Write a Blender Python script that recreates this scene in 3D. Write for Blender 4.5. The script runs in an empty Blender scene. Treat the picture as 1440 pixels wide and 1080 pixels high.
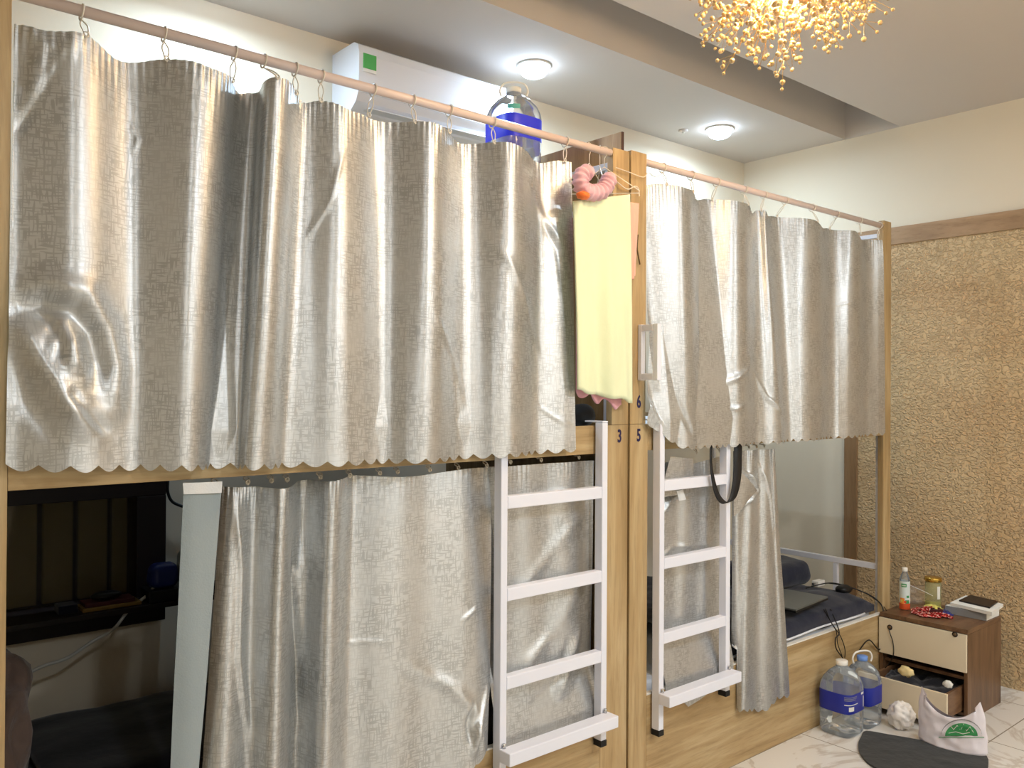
import bpy, bmesh, math, random
from mathutils import Vector, Matrix, noise
random.seed(7)
C = bpy.context.scene.collection
sc = bpy.context.scene

# ---------------------------------------------------------------- camera
FPX, YAW, PITCH, ROLL = 1187.9, .8696, .0065, .0059
CAM = Vector((0, -2.15, 1.6026))
Fw = Vector((math.cos(PITCH)*math.cos(YAW), math.cos(PITCH)*math.sin(YAW), math.sin(PITCH)))
_R = Vector((math.sin(YAW), -math.cos(YAW), 0)); _U = _R.cross(Fw)
Rt = _R*math.cos(ROLL) + _U*math.sin(ROLL)
Up = -_R*math.sin(ROLL) + _U*math.cos(ROLL)
cd = bpy.data.cameras.new('camera'); cam = bpy.data.objects.new('camera', cd); C.objects.link(cam)
cd.sensor_width = 36; cd.lens = FPX/1440*36; cd.clip_start = .02
cam.matrix_world = Matrix(((Rt.x, Up.x, -Fw.x, CAM.x), (Rt.y, Up.y, -Fw.y, CAM.y), (Rt.z, Up.z, -Fw.z, CAM.z), (0, 0, 0, 1)))
sc.camera = cam

# ---------------------------------------------------------------- light and exposure
sc.view_settings.view_transform = 'Standard'; sc.view_settings.look = 'None'
sc.view_settings.exposure = 0.35; sc.view_settings.gamma = 1.0
w = bpy.data.worlds.new('world'); sc.world = w; w.use_nodes = True
w.node_tree.nodes['Background'].inputs[0].default_value = (.9, .95, 1, 1)
w.node_tree.nodes['Background'].inputs[1].default_value = .05

def lamp(name, kind, loc, energy, color, size=.1, rot=(0, 0, 0), shape=None, size_y=None, spread=None):
    l = bpy.data.lights.new(name, kind); l.energy = energy; l.color = color
    if kind == 'AREA':
        l.size = size; l.shape = shape or 'DISK'
        if size_y: l.size_y = size_y
        if spread: l.spread = spread
    elif kind == 'SPOT':
        l.shadow_soft_size = size; l.spot_size = math.radians(spread); l.spot_blend = .6
    else: l.shadow_soft_size = size
    o = bpy.data.objects.new(name, l); C.objects.link(o); o.location = loc; o.rotation_euler = rot
    return o
CEIL = 3.194
COOL = (.60, .80, 1.0); NEUT = (.84, .92, 1.0); WARM = (1, .74, .46)
P_DOWN, P_ROOM, P_CHAND = 11, 38, 34
COVE = [(1.24, .95), (2.744, .947), (4.26, .955)]          # recessed lamps over the bunks
ROOM = [(2.3, -2.7), (4.0, -3.1), (.4, -3.3)]   # unseen lamps added on the room side to light the curtains
for x, y in COVE: lamp('downlight_lamp', 'AREA', (x, y, CEIL-.066), P_DOWN, COOL, .10)
for (x, y), k in zip(ROOM, (1, 1, .55)): lamp('added_room_lamp', 'AREA', (x, y, CEIL-.066), P_ROOM*k, NEUT, .16)
CH = Vector((2.2, -.786, 2.875))
BULBS = [Vector(v) for v in ((.07, .02, -.09), (-.08, .05, -.05), (.0, -.09, -.04), (.03, .08, .05), (-.05, -.06, .07), (.09, -.03, .05))]
for b in BULBS: lamp('bulb_lamp', 'POINT', CH+b, P_CHAND, WARM, .02)

def at(u, v, ax, val):
    d = Fw + (u-720)/FPX*Rt + (540-v)/FPX*Up; i = 'xyz'.index(ax); t = (val-CAM[i])/d[i]
    return CAM + d*t

# ---------------------------------------------------------------- helpers: materials
def lin(c):
    return tuple(((x/12.92) if x <= .04045 else ((x+.055)/1.055)**2.4) for x in [k/255 for k in c]) + (1,)
def mat(name, rgb=(200, 200, 200), rough=.5, metal=0, trans=0, spec=.5, emit=None, estr=0, alpha=1, ior=1.45, sheen=0):
    m = bpy.data.materials.new(name); m.use_nodes = True; b = m.node_tree.nodes['Principled BSDF']
    b.inputs['Base Color'].default_value = lin(rgb); b.inputs['Roughness'].default_value = rough
    b.inputs['Metallic'].default_value = metal; b.inputs['Transmission Weight'].default_value = trans
    b.inputs['Specular IOR Level'].default_value = spec; b.inputs['IOR'].default_value = ior
    b.inputs['Alpha'].default_value = alpha; b.inputs['Sheen Weight'].default_value = sheen
    if emit: b.inputs['Emission Color'].default_value = lin(emit); b.inputs['Emission Strength'].default_value = estr
    return m
def nd(m, t, **k):
    n = m.node_tree.nodes.new(t)
    for a, v in k.items():
        if a.startswith('i_'):
            key = a[2:].replace('_', ' ')
            n.inputs[key].default_value = v
        else: setattr(n, a, v)
    return n
def lk(m, a, b): m.node_tree.links.new(a, b)
def bsdf(m): return m.node_tree.nodes['Principled BSDF']
def coords(m, scale, kind='Object', rot=(0, 0, 0)):
    tc = nd(m, 'ShaderNodeTexCoord'); mp = nd(m, 'ShaderNodeMapping')
    mp.inputs['Scale'].default_value = scale; mp.inputs['Rotation'].default_value = rot
    lk(m, tc.outputs[kind], mp.inputs['Vector']); return mp.outputs[0]
def ramp(m, fac, stops):
    r = nd(m, 'ShaderNodeValToRGB'); e = r.color_ramp.elements
    while len(e) < len(stops): e.new(.5)
    for i, (p, c) in enumerate(stops): e[i].position = p; e[i].color = c
    lk(m, fac, r.inputs[0]); return r.outputs[0]
def mixc(m, fac, a, b, blend='MIX'):
    n = nd(m, 'ShaderNodeMix', data_type='RGBA', blend_type=blend)
    for s, v in ((0, fac), (6, a), (7, b)):
        if hasattr(v, 'links'): lk(m, v, n.inputs[s])
        else: n.inputs[s].default_value = v
    return n.outputs[2]
def bump(m, h, strength, dist=.01, normal=None):
    b = nd(m, 'ShaderNodeBump'); b.inputs['Strength'].default_value = strength; b.inputs['Distance'].default_value = dist
    lk(m, h, b.inputs['Height'])
    if normal: lk(m, normal, b.inputs['Normal'])
    return b.outputs[0]

def wood(name, a, b, c, scale, rough=.42):
    m = mat(name, b, rough)
    v = coords(m, scale)
    n1 = nd(m, 'ShaderNodeTexNoise', i_Scale=1.0, i_Detail=6.0, i_Roughness=.6, i_Distortion=.5); lk(m, v, n1.inputs['Vector'])
    v2 = coords(m, tuple(s*5 for s in scale))
    n2 = nd(m, 'ShaderNodeTexNoise', i_Scale=1.0, i_Detail=3.0, i_Roughness=.7); lk(m, v2, n2.inputs['Vector'])
    col = ramp(m, n1.outputs[0], [(.32, lin(a)), (.5, lin(b)), (.66, lin(c))])
    col2 = ramp(m, n2.outputs[0], [(.35, (.75, .72, .68, 1)), (.5, (1, 1, 1, 1))])
    lk(m, mixc(m, .6, col, col2, 'MULTIPLY'), bsdf(m).inputs['Base Color'])
    return m
M = {}
OAK = ((150, 122, 80), (178, 150, 106), (196, 172, 130))
M['oak_v'] = wood('oak_vertical_grain', *OAK, (14, 14, .9))
M['oak_h'] = wood('oak_horizontal_grain', *OAK, (1.2, 14, 16))
M['oak_y'] = wood('oak_depth_grain', *OAK, (14, 1.2, 14))
M['walnut'] = wood('walnut_laminate', (84, 60, 40), (110, 80, 56), (130, 98, 70), (3, 18, 18), .35)
M['walnut_v'] = wood('walnut_laminate_side', (84, 60, 40), (108, 79, 55), (126, 96, 70), (18, 18, 2), .35)
M['trimwood'] = wood('beige_timber_trim', (150, 118, 84), (165, 132, 96), (176, 144, 108), (10, 2, 10), .5)
M['trimwood_v'] = wood('beige_timber_trim_upright', (128, 98, 66), (142, 110, 76), (150, 120, 88), (10, 10, 1), .5)
M['edge'] = mat('dark_panel_edge', (70, 42, 24), .5)
M['steel'] = mat('white_painted_steel', (232, 233, 242), .35)
M['rod'] = mat('ivory_rod_paint', (226, 205, 196), .3)
M['plastic_white'] = mat('white_plastic', (235, 232, 224), .35)
M['ring'] = mat('translucent_ivory_plastic', (226, 216, 200), .3)
M['black'] = mat('black_plastic', (14, 14, 15), .45)
M['rubber'] = mat('black_rubber', (18, 18, 18), .7)
M['chrome'] = mat('chrome', (200, 200, 200), .2, 1)
M['ink'] = mat('dark_blue_ink', (30, 22, 70), .5)
M['wallw'] = mat('cream_wall_paint', (226, 214, 192), .7)
M['ceil'] = mat('white_ceiling_paint', (206, 197, 188), .75)
def subtle(m, amt=.03, s=40):
    n = nd(m, 'ShaderNodeTexNoise', i_Scale=float(s), i_Detail=3.0); lk(m, coords(m, (1, 1, 1)), n.inputs['Vector'])
    lk(m, bump(m, n.outputs[0], amt, .002), bsdf(m).inputs['Normal'])
subtle(M['wallw']); subtle(M['ceil'])

# satin jacquard curtain fabric
def fabric(name, face, dark, back):
    m = mat(name, face, .42, .78); b = bsdf(m)
    b.inputs['Anisotropic'].default_value = .45; b.inputs['Anisotropic Rotation'].default_value = .25
    tg = nd(m, 'ShaderNodeTangent', direction_type='UV_MAP', uv_map='UVMap'); lk(m, tg.outputs[0], b.inputs['Tangent'])
    uv = nd(m, 'ShaderNodeUVMap').outputs[0]
    def hatch(sx, sy, off):
        mp = nd(m, 'ShaderNodeMapping'); mp.inputs['Scale'].default_value = (sx, sy, 1); mp.inputs['Location'].default_value = (off, off, 0)
        lk(m, uv, mp.inputs['Vector'])
        n = nd(m, 'ShaderNodeTexNoise', i_Scale=1.0, i_Detail=0.0); lk(m, mp.outputs[0], n.inputs['Vector'])
        return ramp(m, n.outputs[0], [(.53, (0, 0, 0, 1)), (.60, (1, 1, 1, 1))])
    h1 = hatch(30, 230, 0); h2 = hatch(230, 30, 7.3)
    mx = nd(m, 'ShaderNodeMath', operation='MAXIMUM'); lk(m, h1, mx.inputs[0]); lk(m, h2, mx.inputs[1])
    # patches in which the hatching is woven more densely
    mp = nd(m, 'ShaderNodeMapping'); mp.inputs['Scale'].default_value = (9, 7, 1); lk(m, uv, mp.inputs['Vector'])
    n = nd(m, 'ShaderNodeTexNoise', i_Scale=1.0, i_Detail=2.0); lk(m, mp.outputs[0], n.inputs['Vector'])
    pr = ramp(m, n.outputs[0], [(.38, (.35, .35, .35, 1)), (.58, (1, 1, 1, 1))])
    ml = nd(m, 'ShaderNodeMath', operation='MULTIPLY'); lk(m, mx.outputs[0], ml.inputs[0]); lk(m, pr, ml.inputs[1])
    f2 = nd(m, 'ShaderNodeMath', operation='MULTIPLY'); lk(m, ml.outputs[0], f2.inputs[0]); f2.inputs[1].default_value = .34
    col = mixc(m, f2.outputs[0], lin(face), lin(dark))
    geo = nd(m, 'ShaderNodeNewGeometry')
    lk(m, mixc(m, geo.outputs['Backfacing'], col, lin(back)), b.inputs['Base Color'])
    mr = nd(m, 'ShaderNodeMapRange'); lk(m, geo.outputs['Backfacing'], mr.inputs[0]); mr.inputs[3].default_value = .78; mr.inputs[4].default_value = .0
    lk(m, mr.outputs[0], b.inputs['Metallic'])
    nf = nd(m, 'ShaderNodeTexNoise', i_Scale=22.0, i_Detail=3.0); lk(m, uv, nf.inputs['Vector'])
    nb = bump(m, nf.outputs[0], .02, .004)
    lk(m, bump(m, ml.outputs[0], .10, .0005, nb), b.inputs['Normal'])
    return m
M['satin'] = fabric('silver_satin_jacquard', (204, 206, 206), (114, 115, 114), (186, 194, 194))

def cloth_mat(name, rgb, rough=.85, scale=300, s2=.3):
    m = mat(name, rgb, rough, sheen=.2)
    n = nd(m, 'ShaderNodeTexNoise', i_Scale=float(scale), i_Detail=2.0); lk(m, coords(m, (1, 1, 1)), n.inputs['Vector'])
    n2 = nd(m, 'ShaderNodeTexNoise', i_Scale=9.0, i_Detail=3.0); lk(m, coords(m, (1, 1, 1)), n2.inputs['Vector'])
    nb = bump(m, n2.outputs[0], s2, .02)
    lk(m, bump(m, n.outputs[0], .3, .002, nb), bsdf(m).inputs['Normal'])
    return m
M['towel'] = cloth_mat('pale_lime_fleece', (230, 236, 196))
M['pink'] = cloth_mat('pink_cotton', (232, 170, 180))
M['peach'] = cloth_mat('peach_cotton', (236, 180, 160))
M['pinkfleece'] = cloth_mat('dusty_pink_fleece', (222, 174, 182), s2=.6)
M['orange'] = cloth_mat('orange_fabric', (244, 120, 50))
M['navy'] = cloth_mat('navy_cotton', (17, 24, 46))
M['darkbed'] = cloth_mat('near_black_bedding', (26, 27, 36))
M['sheet'] = cloth_mat('white_sheet', (222, 226, 234))
M['bluecloth'] = cloth_mat('turquoise_cotton', (40, 120, 170))
M['fur'] = cloth_mat('brown_fleece', (84, 66, 56), s2=1)
M['blackcloth'] = cloth_mat('black_cloth', (26, 27, 28))
M['strap'] = mat('black_webbing', (20, 20, 22), .6)

# textured tan wall
def tex_wall():
    m = mat('sculpted_tan_plaster', (206, 174, 124), .55); b = bsdf(m)
    v = coords(m, (1, 1, 1.5))
    n1 = nd(m, 'ShaderNodeTexNoise', i_Scale=44.0, i_Detail=1.5, i_Roughness=.5, i_Distortion=.9); lk(m, v, n1.inputs['Vector'])
    r = ramp(m, n1.outputs[0], [(.44, (0, 0, 0, 1)), (.60, (1, 1, 1, 1))])
    n2 = nd(m, 'ShaderNodeTexNoise', i_Scale=1.4, i_Detail=2.0); lk(m, v, n2.inputs['Vector'])
    lk(m, ramp(m, n2.outputs[0], [(.35, lin((200, 166, 122))), (.65, lin((212, 182, 138)))]), b.inputs['Base Color'])
    lk(m, bump(m, r, .9, .010), b.inputs['Normal'])
    return m
M['plaster'] = tex_wall()
def floor_mat():
    m = mat('polished_marble_tile', (226, 222, 214), .12); b = bsdf(m)
    v = coords(m, (1, 1, 1))
    n = nd(m, 'ShaderNodeTexNoise', i_Scale=1.6, i_Detail=8.0, i_Roughness=.6, i_Distortion=2.2); lk(m, v, n.inputs['Vector'])
    veins = ramp(m, n.outputs[0], [(.44, lin((228, 224, 216))), (.49, lin((204, 194, 182))), (.53, lin((228, 224, 217)))])
    bt = nd(m, 'ShaderNodeTexBrick', offset=0.0, squash=1.0)
    bt.inputs['Scale'].default_value = 1; bt.inputs['Mortar Size'].default_value = .003; bt.inputs['Brick Width'].default_value = .6; bt.inputs['Row Height'].default_value = .6
    lk(m, coords(m, (1, 1, 1)), bt.inputs['Vector'])
    lk(m, mixc(m, bt.outputs['Fac'], veins, lin((150, 140, 126))), b.inputs['Base Color'])
    return m
M['floor'] = floor_mat()
M['brass'] = mat('gold_finish', (235, 190, 110), .25, .9)
M['crystal'] = mat('amber_crystal', (206, 172, 118), .15, .3, .0, 1.0)
M['bulb'] = mat('lit_bulb', (255, 240, 200), .3, emit=(255, 226, 150), estr=30)
M['led'] = mat('lit_diffuser', (255, 255, 255), .3, emit=(206, 229, 255), estr=24)
M['ledw'] = mat('added_lamp_diffuser', (255, 255, 255), .3, emit=(255, 248, 236), estr=9)
M['pet'] = mat('clear_pet', (235, 242, 248), .04, trans=1, ior=1.33)
def thin_clear(name, tint, edge):
    m = bpy.data.materials.new(name); m.use_nodes = True; nt = m.node_tree; nt.nodes.remove(bsdf(m)); out = nt.nodes['Material Output']
    tr = nd(m, 'ShaderNodeBsdfTransparent'); tr.inputs[0].default_value = tint
    gl = nd(m, 'ShaderNodeBsdfGlossy'); gl.inputs['Roughness'].default_value = .06; gl.inputs[0].default_value = (.95, .97, 1, 1)
    fr = nd(m, 'ShaderNodeLayerWeight'); fr.inputs[0].default_value = edge
    mx = nd(m, 'ShaderNodeMixShader'); lk(m, fr.outputs['Fresnel'], mx.inputs[0]); lk(m, tr.outputs[0], mx.inputs[1]); lk(m, gl.outputs[0], mx.inputs[2])
    df = nd(m, 'ShaderNodeBsdfDiffuse'); df.inputs[0].default_value = (.85, .9, .95, 1)
    m2 = nd(m, 'ShaderNodeMixShader'); m2.inputs[0].default_value = .12; lk(m, mx.outputs[0], m2.inputs[1]); lk(m, df.outputs[0], m2.inputs[2])
    lk(m, m2.outputs[0], out.inputs[0]); return m
M['pet'] = thin_clear('clear_thin_plastic', (.93, .96, .98, 1), .32)
M['petblue'] = mat('blue_cap', (110, 150, 220), .4)
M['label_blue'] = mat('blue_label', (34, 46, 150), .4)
M['label_lit'] = mat('blue_label_lit', (50, 60, 240), .4)  # the blue label brightened in colour as if lit by the downlight
M['teal'] = mat('teal_print', (60, 200, 180), .4)
M['green'] = mat('green_print', (64, 150, 90), .5)
M['greensticker'] = mat('green_sticker', (80, 170, 90), .5)
M['greyprint'] = mat('grey_print', (140, 140, 140), .5)
M['whitepaper'] = mat('white_paper', (232, 230, 222), .7)
M['cream'] = mat('cream_laminate', (228, 214, 186), .35)
M['hole'] = mat('dark_brown_plastic', (40, 28, 20), .5)
M['holeb'] = mat('bronze_knob', (120, 96, 70), .4, .4)
M['laptop'] = mat('grey_aluminium', (110, 112, 108), .35, .4)
M['redfoil'] = mat('red_wrapper', (206, 36, 36), .22, .15)
_v = nd(M['redfoil'], 'ShaderNodeTexNoise', i_Scale=90.0, i_Detail=2.0); lk(M['redfoil'], coords(M['redfoil'], (1, 1, 1)), _v.inputs['Vector'])
lk(M['redfoil'], ramp(M['redfoil'], _v.outputs[0], [(.40, lin((110, 12, 20))), (.52, lin((200, 34, 36))), (.64, lin((236, 200, 190)))]), bsdf(M['redfoil']).inputs['Base Color'])  # pale spots are foil highlights painted into the red
lk(M['redfoil'], bump(M['redfoil'], _v.outputs[0], .8, .006), bsdf(M['redfoil']).inputs['Normal'])
M['darkfoil'] = mat('plum_wrapper', (70, 22, 34), .25, .3)
M['bluefoil'] = mat('blue_wrapper', (50, 60, 140), .25, .3)
M['gold'] = mat('gold_lid', (196, 158, 72), .25, .9)
M['glassjar'] = mat('pale_green_glass', (226, 226, 180), .08, trans=.75, ior=1.3)
M['yellow'] = mat('yellow_plastic', (220, 210, 110), .5)
M['juice'] = mat('orange_juice', (226, 92, 46), .15, trans=.2)
M['bagfilm'] = mat('milky_plastic_film', (244, 236, 240), .35, trans=.12)
M['clearfilm'] = mat('clear_plastic_film', (230, 222, 214), .15, trans=.7, alpha=.45)
M['bread'] = mat('pale_yellow_wrap', (226, 206, 150), .6)
M['winframe'] = mat('dark_window_timber', (26, 14, 12), .5)
M['shutter'] = mat('brown_shutter_slat', (140, 126, 80), .7)
M['glass'] = mat('window_glass', (200, 200, 200), .05, trans=.85, alpha=.35)
M['acw'] = mat('white_appliance', (228, 228, 232), .3)
M['acw2'] = mat('pale_grey_louvre', (206, 206, 208), .4)
M['cable'] = mat('white_cable', (206, 204, 196), .4)

# ---------------------------------------------------------------- helpers: meshes
def thing(name, label, cat, loc=(0, 0, 0), group=None):
    o = bpy.data.objects.new(name, None); C.objects.link(o); o.location = loc; o.empty_display_size = .1
    o['label'] = label; o['category'] = cat
    if group: o['group'] = group
    return o
def tag(o, label, cat, group=None):
    o['label'] = label; o['category'] = cat
    if group: o['group'] = group
    return o
def fin(name, bm, m, parent=None, smooth=False, rootloc=None):
    me = bpy.data.meshes.new(name); bm.normal_update(); bm.to_mesh(me); bm.free()
    ms = m if isinstance(m, (list, tuple)) else [m]
    for k in ms: me.materials.append(k)
    if smooth:
        for p in me.polygons: p.use_smooth = True
    o = bpy.data.objects.new(name, me); C.objects.link(o)
    if parent is not None:
        o.parent = parent
        if parent.type == 'EMPTY': o.matrix_parent_inverse = Matrix.Translation(-Vector(parent.location))
        # meshes stay at the world origin, so their children need no offset
    return o
def box(bm, a, b, bev=0, mi=0):
    a, b = Vector(a), Vector(b)
    r = bmesh.ops.create_cube(bm, size=1)
    vs = r['verts']
    c = (a+b)/2; s = b-a
    for v in vs: v.co = Vector((v.co.x*s.x, v.co.y*s.y, v.co.z*s.z)) + c
    fs = {f for v in vs for f in v.link_faces}
    if mi:
        for f in fs: f.material_index = mi
    if bev:
        es = {e for v in vs for e in v.link_edges}
        bmesh.ops.bevel(bm, geom=list(es), offset=bev, segments=2, affect='EDGES', profile=.5)
def boxo(name, a, b, m, parent=None, bev=.0015):
    bm = bmesh.new(); box(bm, a, b, bev); return fin(name, bm, m, parent)
def tube(bm, pts, r, seg=8, closed=False, cap=True):
    pts = [Vector(p) for p in pts]; n = len(pts); rings = []
    prev = None
    for i, p in enumerate(pts):
        if closed: t = pts[(i+1) % n]-pts[i-1]
        else: t = pts[min(i+1, n-1)]-pts[max(i-1, 0)]
        t.normalize()
        if prev is None:
            a = t.orthogonal().normalized()
        else:
            a = (prev - t*prev.dot(t))
            a = a.normalized() if a.length > 1e-6 else t.orthogonal().normalized()
        prev = a; b = t.cross(a)
        rr = r[i] if isinstance(r, (list, tuple)) else r
        rings.append([bm.verts.new(p + a*math.cos(k*2*math.pi/seg)*rr + b*math.sin(k*2*math.pi/seg)*rr) for k in range(seg)])
    m_ = n if closed else n-1
    for i in range(m_):
        A, B = rings[i], rings[(i+1) % n]
        for k in range(seg): bm.faces.new((A[k], A[(k+1) % seg], B[(k+1) % seg], B[k]))
    if cap and not closed:
        bm.faces.new(rings[0][::-1]); bm.faces.new(rings[-1])
def crom(pts, n=8, closed=False):
    pts = [Vector(p) for p in pts]; out = []; N = len(pts)
    rng = N if closed else N-1
    for i in range(rng):
        if closed: p0, p1, p2, p3 = pts[i-1], pts[i], pts[(i+1) % N], pts[(i+2) % N]
        else: p0, p1, p2, p3 = pts[max(i-1, 0)], pts[i], pts[i+1], pts[min(i+2, N-1)]
        for k in range(n):
            t = k/n
            out.append(.5*((2*p1)+(p2-p0)*t+(2*p0-5*p1+4*p2-p3)*t*t+(3*p1-p0-3*p2+p3)*t**3))
    if not closed: out.append(pts[-1])
    return out
def tubeo(name, pts, r, m, parent=None, seg=8, closed=False, curve=0):
    if curve: pts = crom(pts, curve, closed)
    bm = bmesh.new(); tube(bm, pts, r, seg, closed); return fin(name, bm, m, parent, True)
def lathe(bm, prof, c, seg=32, mi=0, sq=None, cap=True):
    c = Vector(c); rings = []
    for r, z in prof:
        ring = []
        for k in range(seg):
            a = 2*math.pi*k/seg; q = 1
            if sq: q = 1/((abs(math.cos(a))**sq + abs(math.sin(a))**sq)**(1/sq))
            ring.append(bm.verts.new(c+Vector((r*q*math.cos(a), r*q*math.sin(a), z))))
        rings.append(ring)
    for i in range(len(rings)-1):
        for k in range(seg):
            f = bm.faces.new((rings[i][k], rings[i][(k+1) % seg], rings[i+1][(k+1) % seg], rings[i+1][k])); f.material_index = mi
    for ring, rev in ((rings[0], True), (rings[-1], False)) if cap else ():
        f = bm.faces.new(ring[::-1] if rev else ring); f.material_index = mi
def latheo(name, prof, c, m, parent=None, seg=32, sq=None, smooth=True, cap=True):
    bm = bmesh.new(); lathe(bm, prof, c, seg, 0, sq, cap); return fin(name, bm, m, parent, smooth)
def blob(bm, c, s, sub=3, amp=.0, freq=6, seed=0, flat=None):
    r = bmesh.ops.create_icosphere(bm, subdivisions=sub, radius=1)
    for v in r['verts']:
        d = v.co.copy()
        if flat: d = Vector((math.copysign(abs(d.x)**flat, d.x), math.copysign(abs(d.y)**flat, d.y), math.copysign(abs(d.z)**.9, d.z)))
        k = 1+amp*noise.noise(d*freq*.5+Vector((seed, seed, seed)))
        v.co = Vector(c)+Vector((d.x*s[0]*k, d.y*s[1]*k, d.z*s[2]*k))
def blobo(name, c, s, m, parent=None, sub=4, amp=.1, freq=6, seed=0, flat=None, minz=None):
    bm = bmesh.new(); blob(bm, c, s, sub, amp, freq, seed, flat)
    if minz is not None:
        for v in bm.verts: v.co.z = max(v.co.z, minz+.0005)
    return fin(name, bm, m, parent, True)
def struct(name, bm, m, parent=None):
    o = fin(name, bm, m, parent)
    if parent is None: o['kind'] = 'structure'
    return o
def quad(bm, pts):
    bm.faces.new([bm.verts.new(Vector(p)) for p in pts])

# ---------------------------------------------------------------- the room
XW, YB, XL, YF = 5.04, 1.317, -1.9, -3.9
ZT = 2.591
def sbox(name, a, b, m):
    bm = bmesh.new(); box(bm, a, b); return struct(name, bm, m)
sbox('floor', (XL-.1, YF-.1, -.1), (XW+.12, YB+.1, 0), M['floor'])
# far wall: cream paint with a recessed field of sculpted plaster framed by timber
YT = .558          # outer edge of the upright trim
bm = bmesh.new(); box(bm, (XW, YF-.1, -.0), (XW+.1, YB+.1, 3.6)); struct('wall_right', bm, M['wallw'])
bm = bmesh.new(); box(bm, (XW-.012, YF, .0), (XW, .475, 2.487)); struct('wall_right_plaster', bm, M['plaster'])
bm = bmesh.new(); box(bm, (XW-.022, YF, 2.487), (XW, .475, ZT), .002); struct('trim_1', bm, M['trimwood'])
bm = bmesh.new(); box(bm, (XW-.022, .475, 0), (XW, YT, ZT), .002); struct('trim_2', bm, M['trimwood_v'])
# back wall with the window opening
WX0, WX1, WZ0, WZ1 = -.35, 1.11, .70, 1.28
bm = bmesh.new()
box(bm, (XL-.1, YB, 0), (WX0, YB+.1, 3.6)); box(bm, (WX1, YB, 0), (XW, YB+.1, 3.6))
box(bm, (WX0, YB, 0), (WX1, YB+.1, WZ0)); box(bm, (WX0, YB, WZ1), (WX1, YB+.1, 3.6)); struct('wall_back', bm, M['wallw'])
sbox('wall_left', (XL-.1, YF-.1, 0), (XL, YB, 3.6), M['wallw'])
sbox('wall_front', (XL, YF-.1, 0), (XW, YF, 3.6), M['wallw'])
# ceiling: a slot for a curtain track separates the strip above the bunks from the main field
YL, YS, SD = .219, .569, .30
bm = bmesh.new()
box(bm, (XL, YS, CEIL), (XW, YB, CEIL+.4)); box(bm, (XL, YF, CEIL), (XW, YL, CEIL+.4))
box(bm, (XL, YL, CEIL+SD), (XW, YS, CEIL+.4)); struct('ceiling', bm, M['ceil'])
bm = bmesh.new(); box(bm, (XW-.004, YL, CEIL), (XW, YS, CEIL+SD)); struct('trim_3', bm, M['ceil'])
# window: dark timber, slats of a closed shutter behind the glass
bm = bmesh.new()
def wf(x0, z0, x1, z1, y0=1.27, y1=YB+.06): box(bm, (x0, y0, z0), (x1, y1, z1), .003)
wf(WX0-.05, WZ0-.01, WX1, WZ0+.09); wf(WX0-.05, WZ1-.10, WX1, WZ1+.02); wf(1.0, WZ0+.09, WX1, WZ1-.10); wf(WX0, WZ0+.09, WX0+.07, WZ1-.1); wf(.26, WZ0+.09, .34, WZ1-.1)
struct('window_1', bm, M['winframe'])
bm = bmesh.new()
x = WX0+.07
while x < 1.0:
    box(bm, (x+.006, YB+.075, WZ0+.09), (min(x+.108, 1.0), YB+.095, WZ1-.1), .004); x += .122
o = struct('window_shutter', bm, M['shutter'], bpy.data.objects['window_1'])
bm = bmesh.new(); box(bm, (WX0+.01, YB+.0965, WZ0+.01), (1.09, YB+.0995, WZ1-.01)); struct('window_backing', bm, M['winframe'], bpy.data.objects['window_1'])  # dark sheet added behind the slats to block background light
bm = bmesh.new(); box(bm, (WX0+.07, YB+.04, WZ0+.09), (1.0, YB+.044, WZ1-.1)); struct('window_pane', bm, M['glass'], bpy.data.objects['window_1'])

# ---------------------------------------------------------------- recessed lamps, with the added ones
def downlight(x, y, r, m, label, group):
    t = thing('ceiling_downlight', label, 'ceiling light', (x, y, CEIL), group)
    bm = bmesh.new(); lathe(bm, [(r, 0), (r*1.18, -.002), (r*1.16, -.008), (r, -.009), (r, 0)], (x, y, CEIL-.0005), 40); fin('trim_ring', bm, M['plastic_white'], t, True)
    latheo('diffuser', [(r*.99, -.001), (r*.99, -.018), (r*.93, -.034), (r*.78, -.047), (r*.5, -.057), (r*.2, -.061)], (x, y, CEIL), m, t, 40)
downlight(*COVE[0], .07, M['led'], 'lit round recessed downlight above the left end of the first bunk', None)
downlight(*COVE[1], .072, M['led'], 'large bright round downlight beside the air conditioner and water bottle', None)
downlight(*COVE[2], .072, M['led'], 'smaller-looking bright round downlight near the far corner of the room', None)
for (x, y), lb in zip(ROOM, ('added unseen downlight in the middle of the main ceiling', 'added unseen downlight in the main ceiling towards the far right corner', 'added unseen fill downlight in the main ceiling behind the camera')):
    downlight(x, y, .09, M['ledw'], lb, None)  # glowing fittings made up for the added room-side lamps
t = thing('smoke_detector', 'tiny faint white fitting on the ceiling left of the far downlight', 'ceiling fitting', at(961, 183, 'z', CEIL))
p = at(961, 183, 'z', CEIL); latheo('detector_body', [(.03, 0), (.03, -.008), (.018, -.014)], p, M['ceil'], t, 20)
latheo('detector_tip', [(.008, -.014), (.006, -.02)], p, M['plastic_white'], t, 12)

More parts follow.
